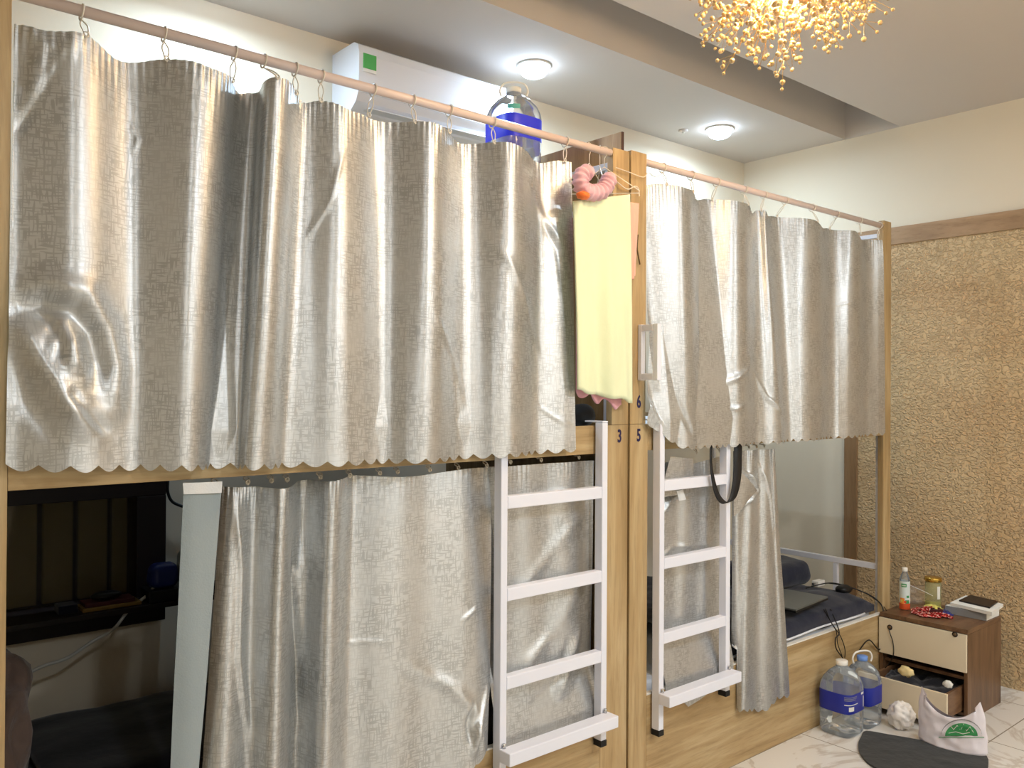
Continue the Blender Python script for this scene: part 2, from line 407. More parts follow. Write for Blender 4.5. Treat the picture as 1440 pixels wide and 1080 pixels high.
# ---------------------------------------------------------------- chandelier
t = thing('chandelier', 'round gold dandelion chandelier with many amber crystal beads, lit warm', 'chandelier', CH)
latheo('ceiling_rose', [(.06, CEIL-.025), (.06, CEIL-.003), (.02, CEIL-.001)], (CH.x, CH.y, 0), M['brass'], t, 24)
tubeo('hanging_rod', [(CH.x, CH.y, CEIL-.02), (CH.x, CH.y, CH.z+.02)], .006, M['brass'], t)
blobo('hub', CH, (.035, .035, .035), M['brass'], t, 2, 0)
for b in BULBS:
    s = tubeo('bulb_socket', [CH, CH+b*.75], .007, M['brass'], t)
    bm = bmesh.new(); blob(bm, CH+b, (.017, .017, .022), 2); fin('bulb', bm, M['bulb'], s, True)
N = 150
def spray(bm, bmb, d, L, nb, rnd):
    tip = CH+d*L
    side = d.orthogonal().normalized(); s2 = d.cross(side)
    tube(bm, [CH+d*.03, CH+d*L*.6, tip], .0009, 4)
    for k in range(nb):
        a = rnd.uniform(0, 6.283); f = rnd.uniform(.62, .98); sp = rnd.uniform(.012, .04)
        base = CH+d*L*f*.88; q = base+(side*math.cos(a)+s2*math.sin(a))*sp + d*L*.10
        tube(bm, [base, q], .0007, 3, cap=False)
        r = bmesh.ops.create_icosphere(bmb, subdivisions=2, radius=rnd.choice((.006, .0075, .0085, .0055)))
        for v in r['verts']:
            v.co += q
            for f in v.link_faces: f.material_index = 1
    r = bmesh.ops.create_icosphere(bmb, subdivisions=1, radius=.006)
    for v in r['verts']:
        v.co += tip
        for f in v.link_faces: f.material_index = 1
rnd = random.Random(3)
rest_s, rest_b = bmesh.new(), bmesh.new()
dirs = []
for i in range(N):
    z = 1-2*(i+.5)/N; a = i*2.39996; rr = math.sqrt(1-z*z)
    dirs.append(Vector((rr*math.cos(a)+rnd.uniform(-.08, .08), rr*math.sin(a)+rnd.uniform(-.08, .08), z+rnd.uniform(-.08, .08))).normalized())
dirs.sort(key=lambda d: d.z)
for i, d in enumerate(dirs):
    L = .372*rnd.uniform(.76, 1.0) if i % 3 else .372*rnd.uniform(.5, .8)
    if i < 92:
        bs = bmesh.new(); spray(bs, bs, d, L, 9, rnd)
        fin('crystal_spray', bs, [M['brass'], M['crystal']], t, True)
    else: spray(rest_s, rest_s, d, L, 9, rnd)
s = fin('upper_sprays', rest_s, [M['brass'], M['crystal']], t, True); s['kind'] = 'stuff'

# ---------------------------------------------------------------- air conditioner
ax0, ax1 = 1.845, 2.72
t = thing('air_conditioner', 'white wall-mounted air conditioner with green energy sticker behind the curtain rod', 'air conditioner', (ax0, YB, 2.84))
bm = bmesh.new()
prof = [(YB, 2.83), (YB, 3.12), (1.12, 3.12), (1.085, 3.10), (1.075, 3.06), (1.08, 2.90), (1.10, 2.86), (1.15, 2.825)]
a = [bm.verts.new((ax0, y, z)) for y, z in prof]; b = [bm.verts.new((ax1, y, z)) for y, z in prof]
bm.faces.new(a); bm.faces.new(b[::-1])
for i in range(len(prof)): j = (i+1) % len(prof); bm.faces.new((a[j], a[i], b[i], b[j]))
bmesh.ops.recalc_face_normals(bm, faces=bm.faces)
fin('housing', bm, M['acw'], t)
boxo('louvre', (ax0+.06, 1.085, 2.832), (ax1-.06, 1.16, 2.838), M['acw2'], t)
boxo('front_seam', (ax0+.01, 1.0772, 2.893), (ax1-.01, 1.0795, 2.896), M['acw2'], t, 0)
boxo('energy_sticker', (ax0+.02, 1.0735, 3.00), (ax0+.085, 1.0765, 3.065), M['greensticker'], t, 0)
boxo('sticker_footer', (ax0+.02, 1.0735, 2.985), (ax0+.085, 1.0765, 2.9995), M['whitepaper'], t, 0)
o = latheo('badge', [(.018, 0), (.018, .002)], (0, 0, 0), M['label_blue'], t, 24); o.matrix_parent_inverse = Matrix(); o.location = Vector((ax0+.045, 1.0775, 2.915))-t.location; o.rotation_euler = (math.pi/2, 0, 0); o.scale = (1.2, .35, 1)

# ---------------------------------------------------------------- the two bunk beds
ZB0, ZB1, ZBASE = 1.371, 1.473, .427
def number(txt, x, z, parent):
    cu = bpy.data.curves.new('digit', 'FONT'); cu.body = txt; cu.size = .066; cu.extrude = .0006; cu.offset = .0016; cu.align_x = 'CENTER'; cu.align_y = 'CENTER'
    ob = bpy.data.objects.new('tmp', cu); C.objects.link(ob)
    bpy.context.view_layer.update()
    me = bpy.data.meshes.new_from_object(ob.evaluated_get(bpy.context.evaluated_depsgraph_get()))
    bpy.data.objects.remove(ob)
    for v in me.vertices:
        c = v.co.copy(); v.co = Vector((x+c.x*.72, -.0008-c.z, z+c.y))
    me.materials.clear(); me.materials.append(M['ink'])
    o = bpy.data.objects.new('bunk_number', me); C.objects.link(o); o.parent = parent
    o['label'] = 'dark blue number ' + txt
def ladder(root, x0, x1, zlow0, zlow1, name='ladder'):
    bm = bmesh.new()
    lad = boxo('ladder', (x0, -.045, zlow0), (x0+.028, -.008, ZB1+.012), M['steel'], root, .003)   # near stile carries the rest
    boxo('stile', (x1-.028, -.045, zlow1), (x1, -.008, ZB1+.012), M['steel'], lad, .003)
    for xx in (x0, x1-.028): boxo('top_hook', (xx, -.045, ZB1+.0125), (xx+.028, .045, ZB1+.018), M['steel'], lad, .001)
    for z in (1.235, .935, .648): boxo('rung', (x0+.0285, -.045, z-.021), (x1-.0285, -.012, z+.021), M['steel'], lad, .003)
    s = boxo('step', (x0-.004, -.100, .404), (x1+.004, -.0455, .446), M['steel'], lad, .003)
    for xx in (x0+.012, x1-.014): tubeo('bolt', [(xx, -.052, .446), (xx, -.052, .460)], .006, M['chrome'], s, 8)
    for xx, z in ((x0, zlow0), (x1-.028, zlow1)): boxo('foot_cap', (xx-.001, -.046, z-.022), (xx+.029, -.007, z-.0005), M['rubber'], lad, .001)
    return lad
def bunk(x0, x1, label, lpw, rpw, lup, rup, ltop, panL, panR, nums, lad):
    t = thing('bunk_bed', label, 'bunk bed', ((x0+x1)/2, .58, 0))
    p = boxo('front_post', (x0, 0, 0), (x0+lpw, .03, ZB1 if lup != lpw else ltop), M['oak_v'], t)
    if lup != lpw: q = boxo('front_post', (x0, 0, ZB1+.001), (x0+lup, .03, ltop), M['oak_v'], t)
    else: q = p
    P = boxo('front_post', (x1-rpw, 0, 0), (x1, .03, ZB1 if rup != rpw else ltop), M['oak_v'], t)
    Q = P
    if rup != rpw: Q = boxo('front_post', (x1-rup, 0, ZB1+.001), (x1, .03, ltop), M['oak_v'], t)
    number_at = dict(lo_l=(x0+lpw*.48, ZB1-.044, p), up_l=(x0+lup*.55, 1.557, q), lo_r=(x1-rpw*.32, ZB1-.044, P))
    for k, txt in nums: number(txt, *number_at[k])
    if panL: boxo('end_panel', (x0, .0305, 0), (x0+.02, 1.15, 2.58), M['oak_v'], t)
    if panR:
        e = boxo('end_panel', (x1-.014, .0305, 0), (x1, 1.15, 2.583), M['oak_v'], t)
        boxo('panel_edge', (x1-.012, .026, 2.504), (x1-.001, .0303, 2.583), M['edge'], e, 0)
    a, b = x0+lpw, x1-rpw
    boxo('front_rail', (a+.0005, .0, ZB0), (b-.0005, .024, ZB1), M['oak_h'], t)
    boxo('upper_deck', (x0+.021, .0305, ZB0+.012), (x1-.021, 1.15, ZB0+.03), M['oak_h'], t)
    boxo('rear_rail', (x0+.021, 1.152, ZB0), (x1-.021, 1.172, ZB1), M['oak_h'], t)
    boxo('base_panel', (a+.0005, .0, 0), (b-.0005, .024, ZBASE), M['oak_h'], t)
    boxo('base_capping', (a+.0005, .0005, ZBASE+.0005), (b-.0005, .023, ZBASE+.007), M['plastic_white'], t, .001)
    boxo('lower_deck', (x0+.021, .0305, .34), (x1-.021, 1.15, .358), M['oak_h'], t)
    boxo('rear_base_panel', (x0+.021, 1.152, 0), (x1-.021, 1.172, .36), M['oak_h'], t)
    tubeo('upper_curtain_rod', [(x0+lup, .015, 2.485), (x1-rup, .015, 2.485)], .0135, M['rod'], t, 16)
    tubeo('lower_curtain_rod', [(a, .075, 1.3735), (b, .075, 1.3735)], .005, M['rod'], t, 10)
    if lad: ladder(t, *lad)
    return t
b1 = bunk(.255, 2.388, 'oak-coloured bunk bed nearest the camera, numbered 3, reaching the left edge', .100, .146, .100, .088, 2.503, True, True, [('lo_r', '3')], (1.735, 2.232, .28, .345))
b2 = bunk(2.400, 4.473, 'oak-coloured bunk bed at the far end, numbered 5 and 6, beside the textured wall', .102, .082, .088, .082, 2.512, False, False, [('lo_l', '5'), ('up_l', '6')], (2.522, 2.975, .30, .355))
def bar(name, a, b, par, s=.0125):
    a, b = Vector(a), Vector(b); lo = Vector([min(a[i], b[i])-(s if a[i] == b[i] or True else 0) for i in range(3)]); hi = Vector([max(a[i], b[i])+s for i in range(3)])
    return boxo(name, lo, hi, M['steel'], par, .002)
# white steel end frame of the far bunk, lower berth and upper berth
e = bar('end_guard_rail', (4.43, .05, .665), (4.43, 1.13, .665), b2, .0145)
bar('guard_upright', (4.43, .285, .375), (4.43, .285, .635), e); bar('guard_upright', (4.43, 1.10, .375), (4.43, 1.10, .635), e)
bar('end_post', (4.43, .045, .375), (4.43, .045, 1.368), b2, .011); bar('end_post', (4.45, 1.13, 0), (4.45, 1.13, 2.48), b2, .011)
e = bar('end_guard_rail', (4.43, .06, 2.44), (4.43, 1.10, 2.44), b2, .011)
# the same frame at the head of the near bunk's upper berth
e = bar('end_guard_rail', (2.350, .07, 2.452), (2.350, 1.10, 2.452), b1, .014)
bar('guard_upright', (2.350, .07, 1.42), (2.350, .07, 2.436), e, .011); bar('guard_crossbar', (2.350, .095, 2.30), (2.350, 1.10, 2.30), e, .010)
# steel grab handle on the post numbered 6
h = boxo('grab_handle', (2.440, -.020, 1.640), (2.462, -.002, 1.852), M['steel'], b2, .002)
boxo('handle_bar', (2.440, -.098, 1.640), (2.462, -.076, 1.852), M['steel'], h, .002)
boxo('handle_arm', (2.440, -.0755, 1.826), (2.462, -.0205, 1.850), M['steel'], h, .002); boxo('handle_arm', (2.440, -.0755, 1.642), (2.462, -.0205, 1.666), M['steel'], h, .002)

# ---------------------------------------------------------------- curtains
def interp(tab, x):
    if x <= tab[0][0]: return tab[0][1]
    for (a, va), (b, vb) in zip(tab, tab[1:]):
        if x <= b: return va+(vb-va)*(x-a)/(b-a)
    return tab[-1][1]
def smooth_interp(tab, x):
    if x <= tab[0][0]: return tab[0][1]
    for (a, va), (b, vb) in zip(tab, tab[1:]):
        if x <= b:
            t = (x-a)/(b-a); t = t*t*(3-2*t); return va+(vb-va)*t
    return tab[-1][1]
def curtain(name, keys, y0, yoff, ztop, zbot, label, nz=150, per=9, ridges=(), scallop=.065, sdepth=.016, header=True, group=None, wr=.002, ymax=None, seed=0, curve=None, vlo=0, smooth=40):
    """keys: (u_top, d_top, u_bot, d_bot) in frame pixels and metres of fold depth towards the room.
    Each fold crest or valley becomes a world point of the hanging plane y0."""
    T, B = [], []
    for ut, dt, ub, db in keys:
        db = db+yoff; p = at(ut, vlo or 350, 'y', y0-dt); q = at(ub, 620, 'y', y0-db)
        T.append(Vector((p.x, y0-dt, 0))); B.append(Vector((q.x, y0-db, 0)))
    Tc, Bc = crom(T, per), crom(B, per); nx = len(Tc)
    for L_ in (Tc, Bc):
        for _ in range(smooth):
            L2 = [p.copy() for p in L_]
            for i in range(1, nx-1): L_[i] = L2[i]*.5+(L2[i-1]+L2[i+1])*.25
    S = [0]
    for i in range(1, nx): S.append(S[-1]+max((Tc[i]-Tc[i-1]).length, (Bc[i]-Bc[i-1]).length))
    bm = bmesh.new(); uvl = bm.loops.layers.uv.new('UVMap'); grid = []; uvs = {}
    rid = []
    for pts, wdt, amp in ridges:
        rid.append(([Vector((at(u, v, 'y', y0-.03).x, at(u, v, 'y', y0-.03).z)) for u, v in pts], wdt, amp))
    for i in range(nx):
        s = S[i]; fx = (Tc[i].x+Bc[i].x)/2
        zt = ztop(Tc[i].x, s) if callable(ztop) else ztop
        zb = (zbot(Bc[i].x, s) if callable(zbot) else zbot)
        zb -= sdepth*abs(math.sin(math.pi*s/scallop))
        col = []
        for j in range(nz+1):
            t = j/nz; z = zt+(zb-zt)*t
            tt = t if curve is None else curve(t)
            p = Tc[i].lerp(Bc[i], tt); z_ = z
            # soft wrinkles: long vertical ones and a few slanting
            n = noise.noise(Vector((s*9+seed, z*1.1, seed)))*wr*1.0 + noise.noise(Vector((s*22, z*4+s*6, seed+4)))*wr*.18
            n += noise.noise(Vector((s*4, z*2.6+3*seed, 9)))*wr*1.6
            if header:
                hd = math.exp(-t*(zt-zb)/.045); n += hd*.0045*math.sin(s*2*math.pi/.021+3*noise.noise(Vector((s*9, 0, seed))))*(.5+.5*noise.noise(Vector((s*5, 3, seed))))
            env = min(1, (1-t)*8+.15)
            d = n*env
            if rid:
                q = Vector((p.x, z))
                for poly, wdt, amp in rid:
                    best = 9; L = len(poly)-1; bt = 0
                    for k in range(L):
                        a, b = poly[k], poly[k+1]; ab = b-a; u_ = max(0, min(1, (q-a).dot(ab)/ab.length_squared))
                        dd = (q-(a+ab*u_)).length
                        if dd < best: best = dd; bt = (k+u_)/L
                    if best < wdt*3: d += amp*math.exp(-(best/wdt)**2)*min(1, 4*bt+.25, 4*(1-bt)+.1)
            y = p.y-d
            if ymax is not None: y = min(y, ymax)
            col.append(bm.verts.new((p.x, y, z_)))
        grid.append(col)
    for i in range(nx-1):
        for j in range(nz):
            f = bm.faces.new((grid[i][j], grid[i][j+1], grid[i+1][j+1], grid[i+1][j]))
            for l, (a, b) in zip(f.loops, ((i, j), (i, j+1), (i+1, j+1), (i+1, j))): l[uvl].uv = (S[a], grid[a][b].co.z)
    o = fin(name, bm, M['satin'], None, True)
    o['fold'] = 0; del o['fold']
    tag(o, label, 'curtain', group)
    return o, S, Tc
def ring(parent, u, v, yrod=.015, zrod=2.485, rr=.0185, drop=.07, ytop=None, x=None):
    if x is None: x = at(u, v, 'y', yrod).x
    bm = bmesh.new()
    pts = [(x+.002*math.sin(a), yrod+rr*math.cos(a), zrod+rr*math.sin(a)-.003) for a in [k*math.pi/10 for k in range(20)]]
    tube(bm, pts, .0022, 6, True)
    y1 = ytop if ytop is not None else yrod
    z0 = zrod-rr-.003; z1 = zrod-drop
    for sx in (-1, 1): tube(bm, crom([(x, yrod, z0), (x+sx*.008, (yrod+y1)/2, z0*.6+z1*.4), (x+sx*.004, y1, z1+.004), (x, y1-.004, z1-.008)], 3), .0018, 5)
    tube(bm, [(x+.006*math.cos(a), y1-.003, z1+.006*math.sin(a)) for a in [k*math.pi/6 for k in range(12)]], .0016, 5, True)
    fin('curtain_ring', bm, M['ring'], parent, True)

def topf(zs, sag, tab):
    return lambda x, s: zs - smooth_interp(tab, x)*sag

# upper curtain of the near bunk
K1 = [(17, .0, 8, .0), (24, .0, 24, .0), (40, .01, 42, .01), (70, .03, 72, .03), (98, .05, 100, .045), (125, .04, 128, .04), (150, .01, 155, .02), (172, -.018, 176, .005), (190, -.022, 192, .0), (212, -.005, 206, .01), (240, .03, 228, .03),
      (266, .058, 248, .045), (282, .062, 262, .05), (302, .05, 276, .04), (318, .02, 288, .015), (325, -.01, 291, .0), (329, -.055, 294, -.01), (345, -.08, 312, -.01), (360, -.07, 332, -.005), (365, -.03, 337, .01), (368, .03, 341, .035), (376, .07, 350, .055),
      (388, .088, 364, .06), (400, .08, 378, .045), (410, .05, 388, .02), (416, .0, 394, -.005), (424, -.025, 406, -.01), (440, -.02, 436, .005), (462, .01, 462, .025), (478, .022, 482, .03), (494, .01, 502, .015), (510, -.012, 520, .0),
      (522, -.04, 532, -.01), (536, -.045, 542, -.01), (552, -.035, 552, .0), (572, -.005, 568, .025), (592, .03, 588, .045), (606, .045, 604, .05), (620, .035, 618, .035), (632, .0, 632, .01), (640, -.045, 645, -.01), (658, -.05, 662, -.01),
      (676, -.03, 680, .01), (698, .015, 700, .035), (716, .045, 718, .045), (730, .04, 732, .035), (742, .01, 744, .01), (750, -.035, 752, -.005), (766, -.035, 768, .0), (786, -.01, 786, .02), (803, .0, 810, .02)]
X1 = lambda u: at(u, 350, 'y', 0).x
TOP1 = [(X1(20), .0), (X1(60), .3), (X1(115), 0), (X1(165), 1), (X1(231), 0), (X1(285), .35), (X1(325), 0), (X1(350), .6), (X1(371), 0), (X1(395), -.3), (X1(415), 0), (X1(435), .5), (X1(452), 0), (X1(490), .6), (X1(525), .3), (X1(580), 0), (X1(632), 0), (X1(660), .5), (X1(693), 0), (X1(740), .2), (X1(770), .8), (X1(795), 0)]
R1 = [([(26, 436), (62, 428), (98, 440), (122, 470), (133, 515), (130, 555)], .026, -.026), ([(20, 410), (62, 400), (116, 412), (150, 460), (162, 515), (158, 570), (136, 600)], .030, .014),
      ([(50, 440), (68, 455), (78, 480), (78, 505)], .013, -.014), ([(60, 480), (92, 490), (102, 530)], .028, .014), ([(17, 445), (44, 500), (84, 560), (128, 612)], .030, .030), ([(17, 480), (36, 560), (80, 630)], .022, -.010),
      ([(85, 545), (110, 575), (150, 610)], .014, -.012),
      ([(30, 15), (60, 60), (35, 170)], .016, .010), ([(110, 45), (75, 100), (45, 160)], .014, .010), ([(100, 60), (60, 130), (22, 190)], .012, -.010),
      ([(482, 215), (465, 280), (435, 340)], .008, .004), ([(190, 170), (200, 190), (192, 215)], .006, .003),
      ([(755, 240), (775, 300), (800, 350)], .014, .005), ([(775, 300), (790, 350), (795, 420)], .012, -.003), ([(690, 330), (735, 420), (770, 520)], .016, .004), ([(600, 440), (640, 500), (660, 600)], .016, .004),
      ([(745, 560), (780, 590), (800, 600)], .008, .003)]
c1, S1, T1 = curtain('curtain', K1, .015, .040, topf(2.415, .022, TOP1), lambda x, s: interp([(.3, 1.436), (.5, 1.424), (1.0, 1.404), (1.5, 1.396), (2.1, 1.402)], x),
    'silver satin curtain of the near upper berth, swirled and tucked at its left edge', 190, 10, R1, ymax=None, seed=1)
def keep_front(v, lim, z0=ZB1, soft=.10):      # the cloth hangs in front of the timber rail, the post and the ladder
    L_ = lim + max(0, v.co.z-z0-.02)*soft*1.2
    if v.co.y > L_: v.co.y = L_
for v in c1.data.vertices:
    keep_front(v, -.012)
    if v.co.x < .36: v.co.y = min(v.co.y, -.004)
    dx = max(0, abs(v.co.x-1.75)-.03)
    keep_front(v, -.056+dx*.6)
for u in (115, 231, 330, 371, 415, 452, 525, 580, 632, 693, 795):
    v = 10+.273*(u-130); x = at(u, v, 'y', .015).x
    near = min(c1.data.vertices, key=lambda w_: abs(w_.co.x-x)+(9 if w_.co.z < 2.36 else 0))
    ring(c1, u, v, ytop=near.co.y)

# upper curtain of the far bunk
K2 = [(908, -.02, 910, .0), (916, -.01, 922, .0), (930, .01, 942, .02), (944, .03, 960, .045), (956, .05, 970, .05), (966, .045, 980, .04), (974, .02, 988, .01), (978, -.02, 992, -.005), (984, -.045, 1000, -.01), (1000, -.03, 1012, .01), (1018, .01, 1026, .035),
      (1032, .04, 1038, .05), (1044, .045, 1048, .045), (1053, .02, 1056, .02), (1057, -.03, 1063, .0), (1066, -.03, 1082, .02), (1073, .0, 1094, .035), (1077, .0, 1101, .03), (1080, -.045, 1104, -.005), (1092, -.05, 1112, -.005), (1108, -.02, 1122, .015), (1126, .015, 1134, .035),
      (1142, .035, 1146, .035), (1154, .02, 1156, .015), (1159, -.02, 1161, -.005), (1166, -.045, 1170, -.005), (1182, -.02, 1184, .02), (1198, .02, 1198, .035), (1208, .02, 1208, .02), (1214, -.02, 1215, .0), (1220, -.035, 1222, .0), (1233, -.01, 1235, .015), (1242, .01, 1245, .015)]
X2 = lambda u: at(u, 450, 'y', 0).x
TOP2 = [(X2(905), .8), (X2(932), 0), (X2(955), .3), (X2(975), 0), (X2(990), .8), (X2(1008), 0), (X2(1030), .3), (X2(1055), 0), (X2(1066), 1), (X2(1076), 0), (X2(1090), .6), (X2(1105), 0), (X2(1140), 0), (X2(1160), .8), (X2(1178), 0), (X2(1200), 0), (X2(1215), 1.3), (X2(1238), .3)]
R2 = [([(906, 560), (918, 590), (940, 612)], .02, .02), ([(930, 545), (950, 590), (960, 612)], .014, -.012), ([(985, 520), (1010, 540), (1040, 520), (1052, 500)], .012, .010), ([(908, 420), (916, 520), (935, 590)], .02, .012),
      ([(1060, 520), (1075, 560), (1100, 590)], .01, .008), ([(1180, 430), (1230, 415)], .004, .003), ([(990, 560), (1020, 575), (1040, 565)], .008, .006)]
c2, S2, T2 = curtain('curtain', K2, .015, .040, topf(2.415, .022, TOP2), lambda x, s: interp([(2.5, 1.475), (2.54, 1.435), (2.60, 1.40), (2.66, 1.385), (3.2, 1.384), (4.4, 1.392)], x),
    'silver satin curtain of the far upper berth, its lower left corner lifted beside the 6', 170, 10, R2, seed=5, vlo=450)
for v in c2.data.vertices:
    keep_front(v, -.012); keep_front(v, -.060+max(0, 2.56-v.co.x)*.6+max(0, v.co.x-3.02)*.35)
    if v.co.x < 2.49 and v.co.y > -.004: v.co.y = -.004
for u in (932, 972, 1008, 1046, 1074, 1104, 1142, 1176, 1208, 1236):
    x = at(u, 226+.26*(u-911), 'y', .015).x
    near = min(c2.data.vertices, key=lambda w_: abs(w_.co.x-x)+(9 if w_.co.z < 2.36 else 0))
    ring(c2, u, 0, ytop=near.co.y, x=x)

# lower curtain of the near bunk, drawn to the middle
def lowk(keys): return keys
K3 = [(312, .0, 278, .0), (320, .012, 290, .02), (332, .022, 308, .035), (344, .012, 326, .025), (356, -.005, 342, .005), (372, .012, 358, .012), (386, .04, 370, .04), (396, .052, 384, .055), (406, .042, 396, .045), (413, .01, 404, .01), (417, -.025, 408, -.02),
      (430, -.03, 416, -.03), (446, .0, 430, -.005), (460, .038, 444, .03), (472, .045, 456, .045), (484, .03, 466, .04), (490, .0, 474, .02), (496, -.018, 484, .0), (516, -.005, 505, .0), (545, .012, 535, .018), (572, .02, 562, .024), (600, .002, 595, .004), (628, .014, 625, .016), (654, .016, 654, .03), (674, .004, 674, .02), (692, -.01, 690, .0)]
K3 = [(a, b*1.5, c, d*1.5) if a < 497 else (a, b*1.25, c, d*1.25) for a, b, c, d in K3]
def c3top(x, s): return 1.338 - .006*math.sin(x*14)
def zb3(x, s): return interp([(.7, .36), (1.50, .36), (1.66, .44), (1.76, .46)], x)
R3 = [([(412, 760), (420, 860), (424, 940), (426, 1040)], .012, -.020), ([(440, 760), (428, 860), (424, 980)], .02, .014), ([(330, 700), (338, 800), (330, 920), (345, 1060)], .012, .012),
      ([(665, 1045), (655, 1010), (640, 1060)], .014, .020), ([(690, 940), (665, 990), (640, 1040)], .012, .016), ([(650, 980), (640, 1010), (645, 1050)], .008, -.012), ([(560, 930), (620, 960), (670, 1010)], .02, .010),
      ([(640, 870), (665, 850)], .006, .008), ([(480, 905), (540, 898)], .004, .004), ([(668, 1000), (690, 1020), (690, 1050)], .008, .012)]
c3, S3, T3 = curtain('curtain', K3, .060, .085, c3top, zb3, 'silver satin curtain across the near lower berth, pale turned-back edge at its left', 150, 9, R3, seed=9, scallop=.065, wr=.0025, vlo=700)
# the turned-back leading edge shows the pale lining and its white heading tape
def strip(name, pts_top, pts_bot, y, m, label=None, parent=None, nz=60, wr=.003, seed=0, bow=.0):
    """a narrow hanging piece of cloth between two vertical edges given in frame pixels"""
    bm = bmesh.new(); uvl = bm.loops.layers.uv.new('UVMap'); g = []
    n = 16
    for i in range(n+1):
        a = i/n; ut = pts_top[0][0]*(1-a)+pts_top[1][0]*a; vt = pts_top[0][1]*(1-a)+pts_top[1][1]*a
        ub = pts_bot[0][0]*(1-a)+pts_bot[1][0]*a; vb = pts_bot[0][1]*(1-a)+pts_bot[1][1]*a
        p, q = at(ut, vt, 'y', y), at(ub, vb, 'y', y); col = []
        for j in range(nz+1):
            t = j/nz; c = p.lerp(q, t)
            c.y = y - math.sin(math.pi*a)*.006 - noise.noise(Vector((c.x*14+seed, c.z*3, seed)))*wr*2 - bow*math.sin(math.pi*t)
            col.append(bm.verts.new(c))
        g.append(col)
    for i in range(n):
        for j in range(nz):
            f = bm.faces.new((g[i][j], g[i][j+1], g[i+1][j+1], g[i+1][j]))
            for l, (a, b) in zip(f.loops, ((i, j), (i, j+1), (i+1, j+1), (i+1, j))): l[uvl].uv = (g[a][b].co.x, g[a][b].co.z)
    return fin(name, bm, m, parent, True)
M['lining'] = cloth_mat('pale_lining', (150, 160, 162), .6, 200, .1)
M['tape'] = cloth_mat('white_heading_tape', (226, 226, 224), .7, 200, .05)
o = strip('turned_lining', ((258, 682), (313, 680)), ((236, 1160), (272, 1170)), -.012, M['lining'], None, c3, seed=2)
o['label'] = 'pale lining turned to the front'
strip('heading_tape', ((257, 679), (313, 677)), ((258, 695), (312, 693)), -.018, M['tape'], None, c3, 6, wr=.001, seed=2)['label'] = 'white heading tape'
for u in (300, 345, 378, 400, 447, 488, 530, 555, 600, 640, 680):
    x = at(u, 665, 'y', .075).x; ring(c3, 0, 0, .075, 1.3735, .008, .026, .06, x)
# its neighbour behind the ladder
K4 = [(680, -.03, 680, -.03), (692, -.01, 690, .0), (706, .02, 704, .035), (724, .0, 722, .03), (745, .015, 742, .045), (768, .0, 768, .03), (790, .02, 790, .045), (806, .02, 808, .04), (818, .0, 820, .02), (834, .015, 834, .005)]
R4 = [([(712, 860), (760, 800), (790, 760), (832, 715)], .026, .007), ([(720, 960), (770, 900), (800, 850), (830, 800)], .03, .007), ([(780, 985), (800, 930), (820, 880)], .022, .010), ([(750, 1000), (785, 950), (800, 890)], .016, -.007),
      ([(712, 725), (760, 700), (830, 690)], .016, .005), ([(740, 960), (745, 925), (775, 890)], .018, .007)]
c4, S4, T4 = curtain('curtain', K4, .05, 0, lambda x, s: 1.343, lambda x, s: .413, 'creased silver satin curtain behind the ladder of the near bunk', 120, 9, R4, seed=12, scallop=9, sdepth=0, vlo=680, wr=.003)
for v in c4.data.vertices:
    keep_front(v, -.004, .43, .20)
    v.co.x = min(v.co.x, 2.2385); v.co.y = max(v.co.y, -.006)
for v in c3.data.vertices:
    keep_front(v, -.004, .43, .5)
    v.co.y = max(v.co.y, -.006-max(0, 1.72-v.co.x)*.8)
for u in (712, 755, 808): x = at(u, 645, 'y', .075).x; ring(c4, 0, 0, .075, 1.3735, .008, .018, .055, x)
# lower curtains of the far bunk
K5 = [(921, .0, 921, .0), (935, .02, 932, .03), (952, .0, 944, .0), (970, .025, 958, .035), (984, .0, 974, .0), (998, .02, 990, .03), (1010, .0, 1004, .01), (1024, .02, 1022, .02)]
R5 = [([(925, 735), (950, 700), (975, 690)], .010, .016), ([(924, 720), (950, 685), (985, 678)], .008, -.012), ([(935, 935), (955, 950), (990, 940), (1012, 915)], .014, .018), ([(945, 900), (955, 935), (985, 940)], .010, -.012),
      ([(930, 790), (950, 770), (1010, 765)], .008, .008), ([(930, 930), (960, 900), (1010, 870)], .010, .008)]
c5, S5, T5 = curtain('curtain', K5, .055, 0, lambda x, s: interp([(2.6, 1.285), (2.66, 1.315), (2.85, 1.30), (3.1, 1.33)], x), lambda x, s: .413, 'crumpled silver satin curtain behind the ladder of the far bunk', 110, 9, R5, seed=15, scallop=9, sdepth=0, vlo=680, wr=.0035)
for v in c5.data.vertices:
    keep_front(v, -.004, .43, .20); v.co.y = max(min(v.co.y, .09), -.006)
for x in (2.66, 2.88, 3.04): ring(c5, 0, 0, .075, 1.3735, .008, .03, .06, x)
o = strip('folded_flap', ((943, 642), (975, 645)), ((925, 700), (975, 692)), .0, M['satin'], None, c5, 20, seed=4); o['label'] = 'pale lining flap folded forward'
o = strip('curtain_corner', ((946, 972), (1014, 955)), ((968, 994), (1006, 966)), -.0045, M['satin'], None, c5, 12, .001, 6)
o = strip('care_tag', ((951, 690), (960, 688)), ((955, 704), (965, 702)), -.006, M['tape'], None, c5, 4, .0005, 3); o['label'] = 'small white care tag'
K6 = [(1030, .0, 1030, .0), (1040, .03, 1036, .02), (1048, .0, 1042, .05), (1058, .035, 1052, .07), (1066, .005, 1062, .03), (1074, .03, 1076, .05), (1080, .03, 1090, .06), (1083, .02, 1098, .04), (1085, .035, 1104, .055), (1089, .03, 1112, .045)]
R6 = [([(1040, 655), (1058, 672), (1068, 690), (1052, 705), (1040, 722)], .008, .018), ([(1042, 665), (1050, 690), (1042, 710)], .01, -.010), ([(1070, 650), (1082, 700), (1088, 760)], .008, .010)]
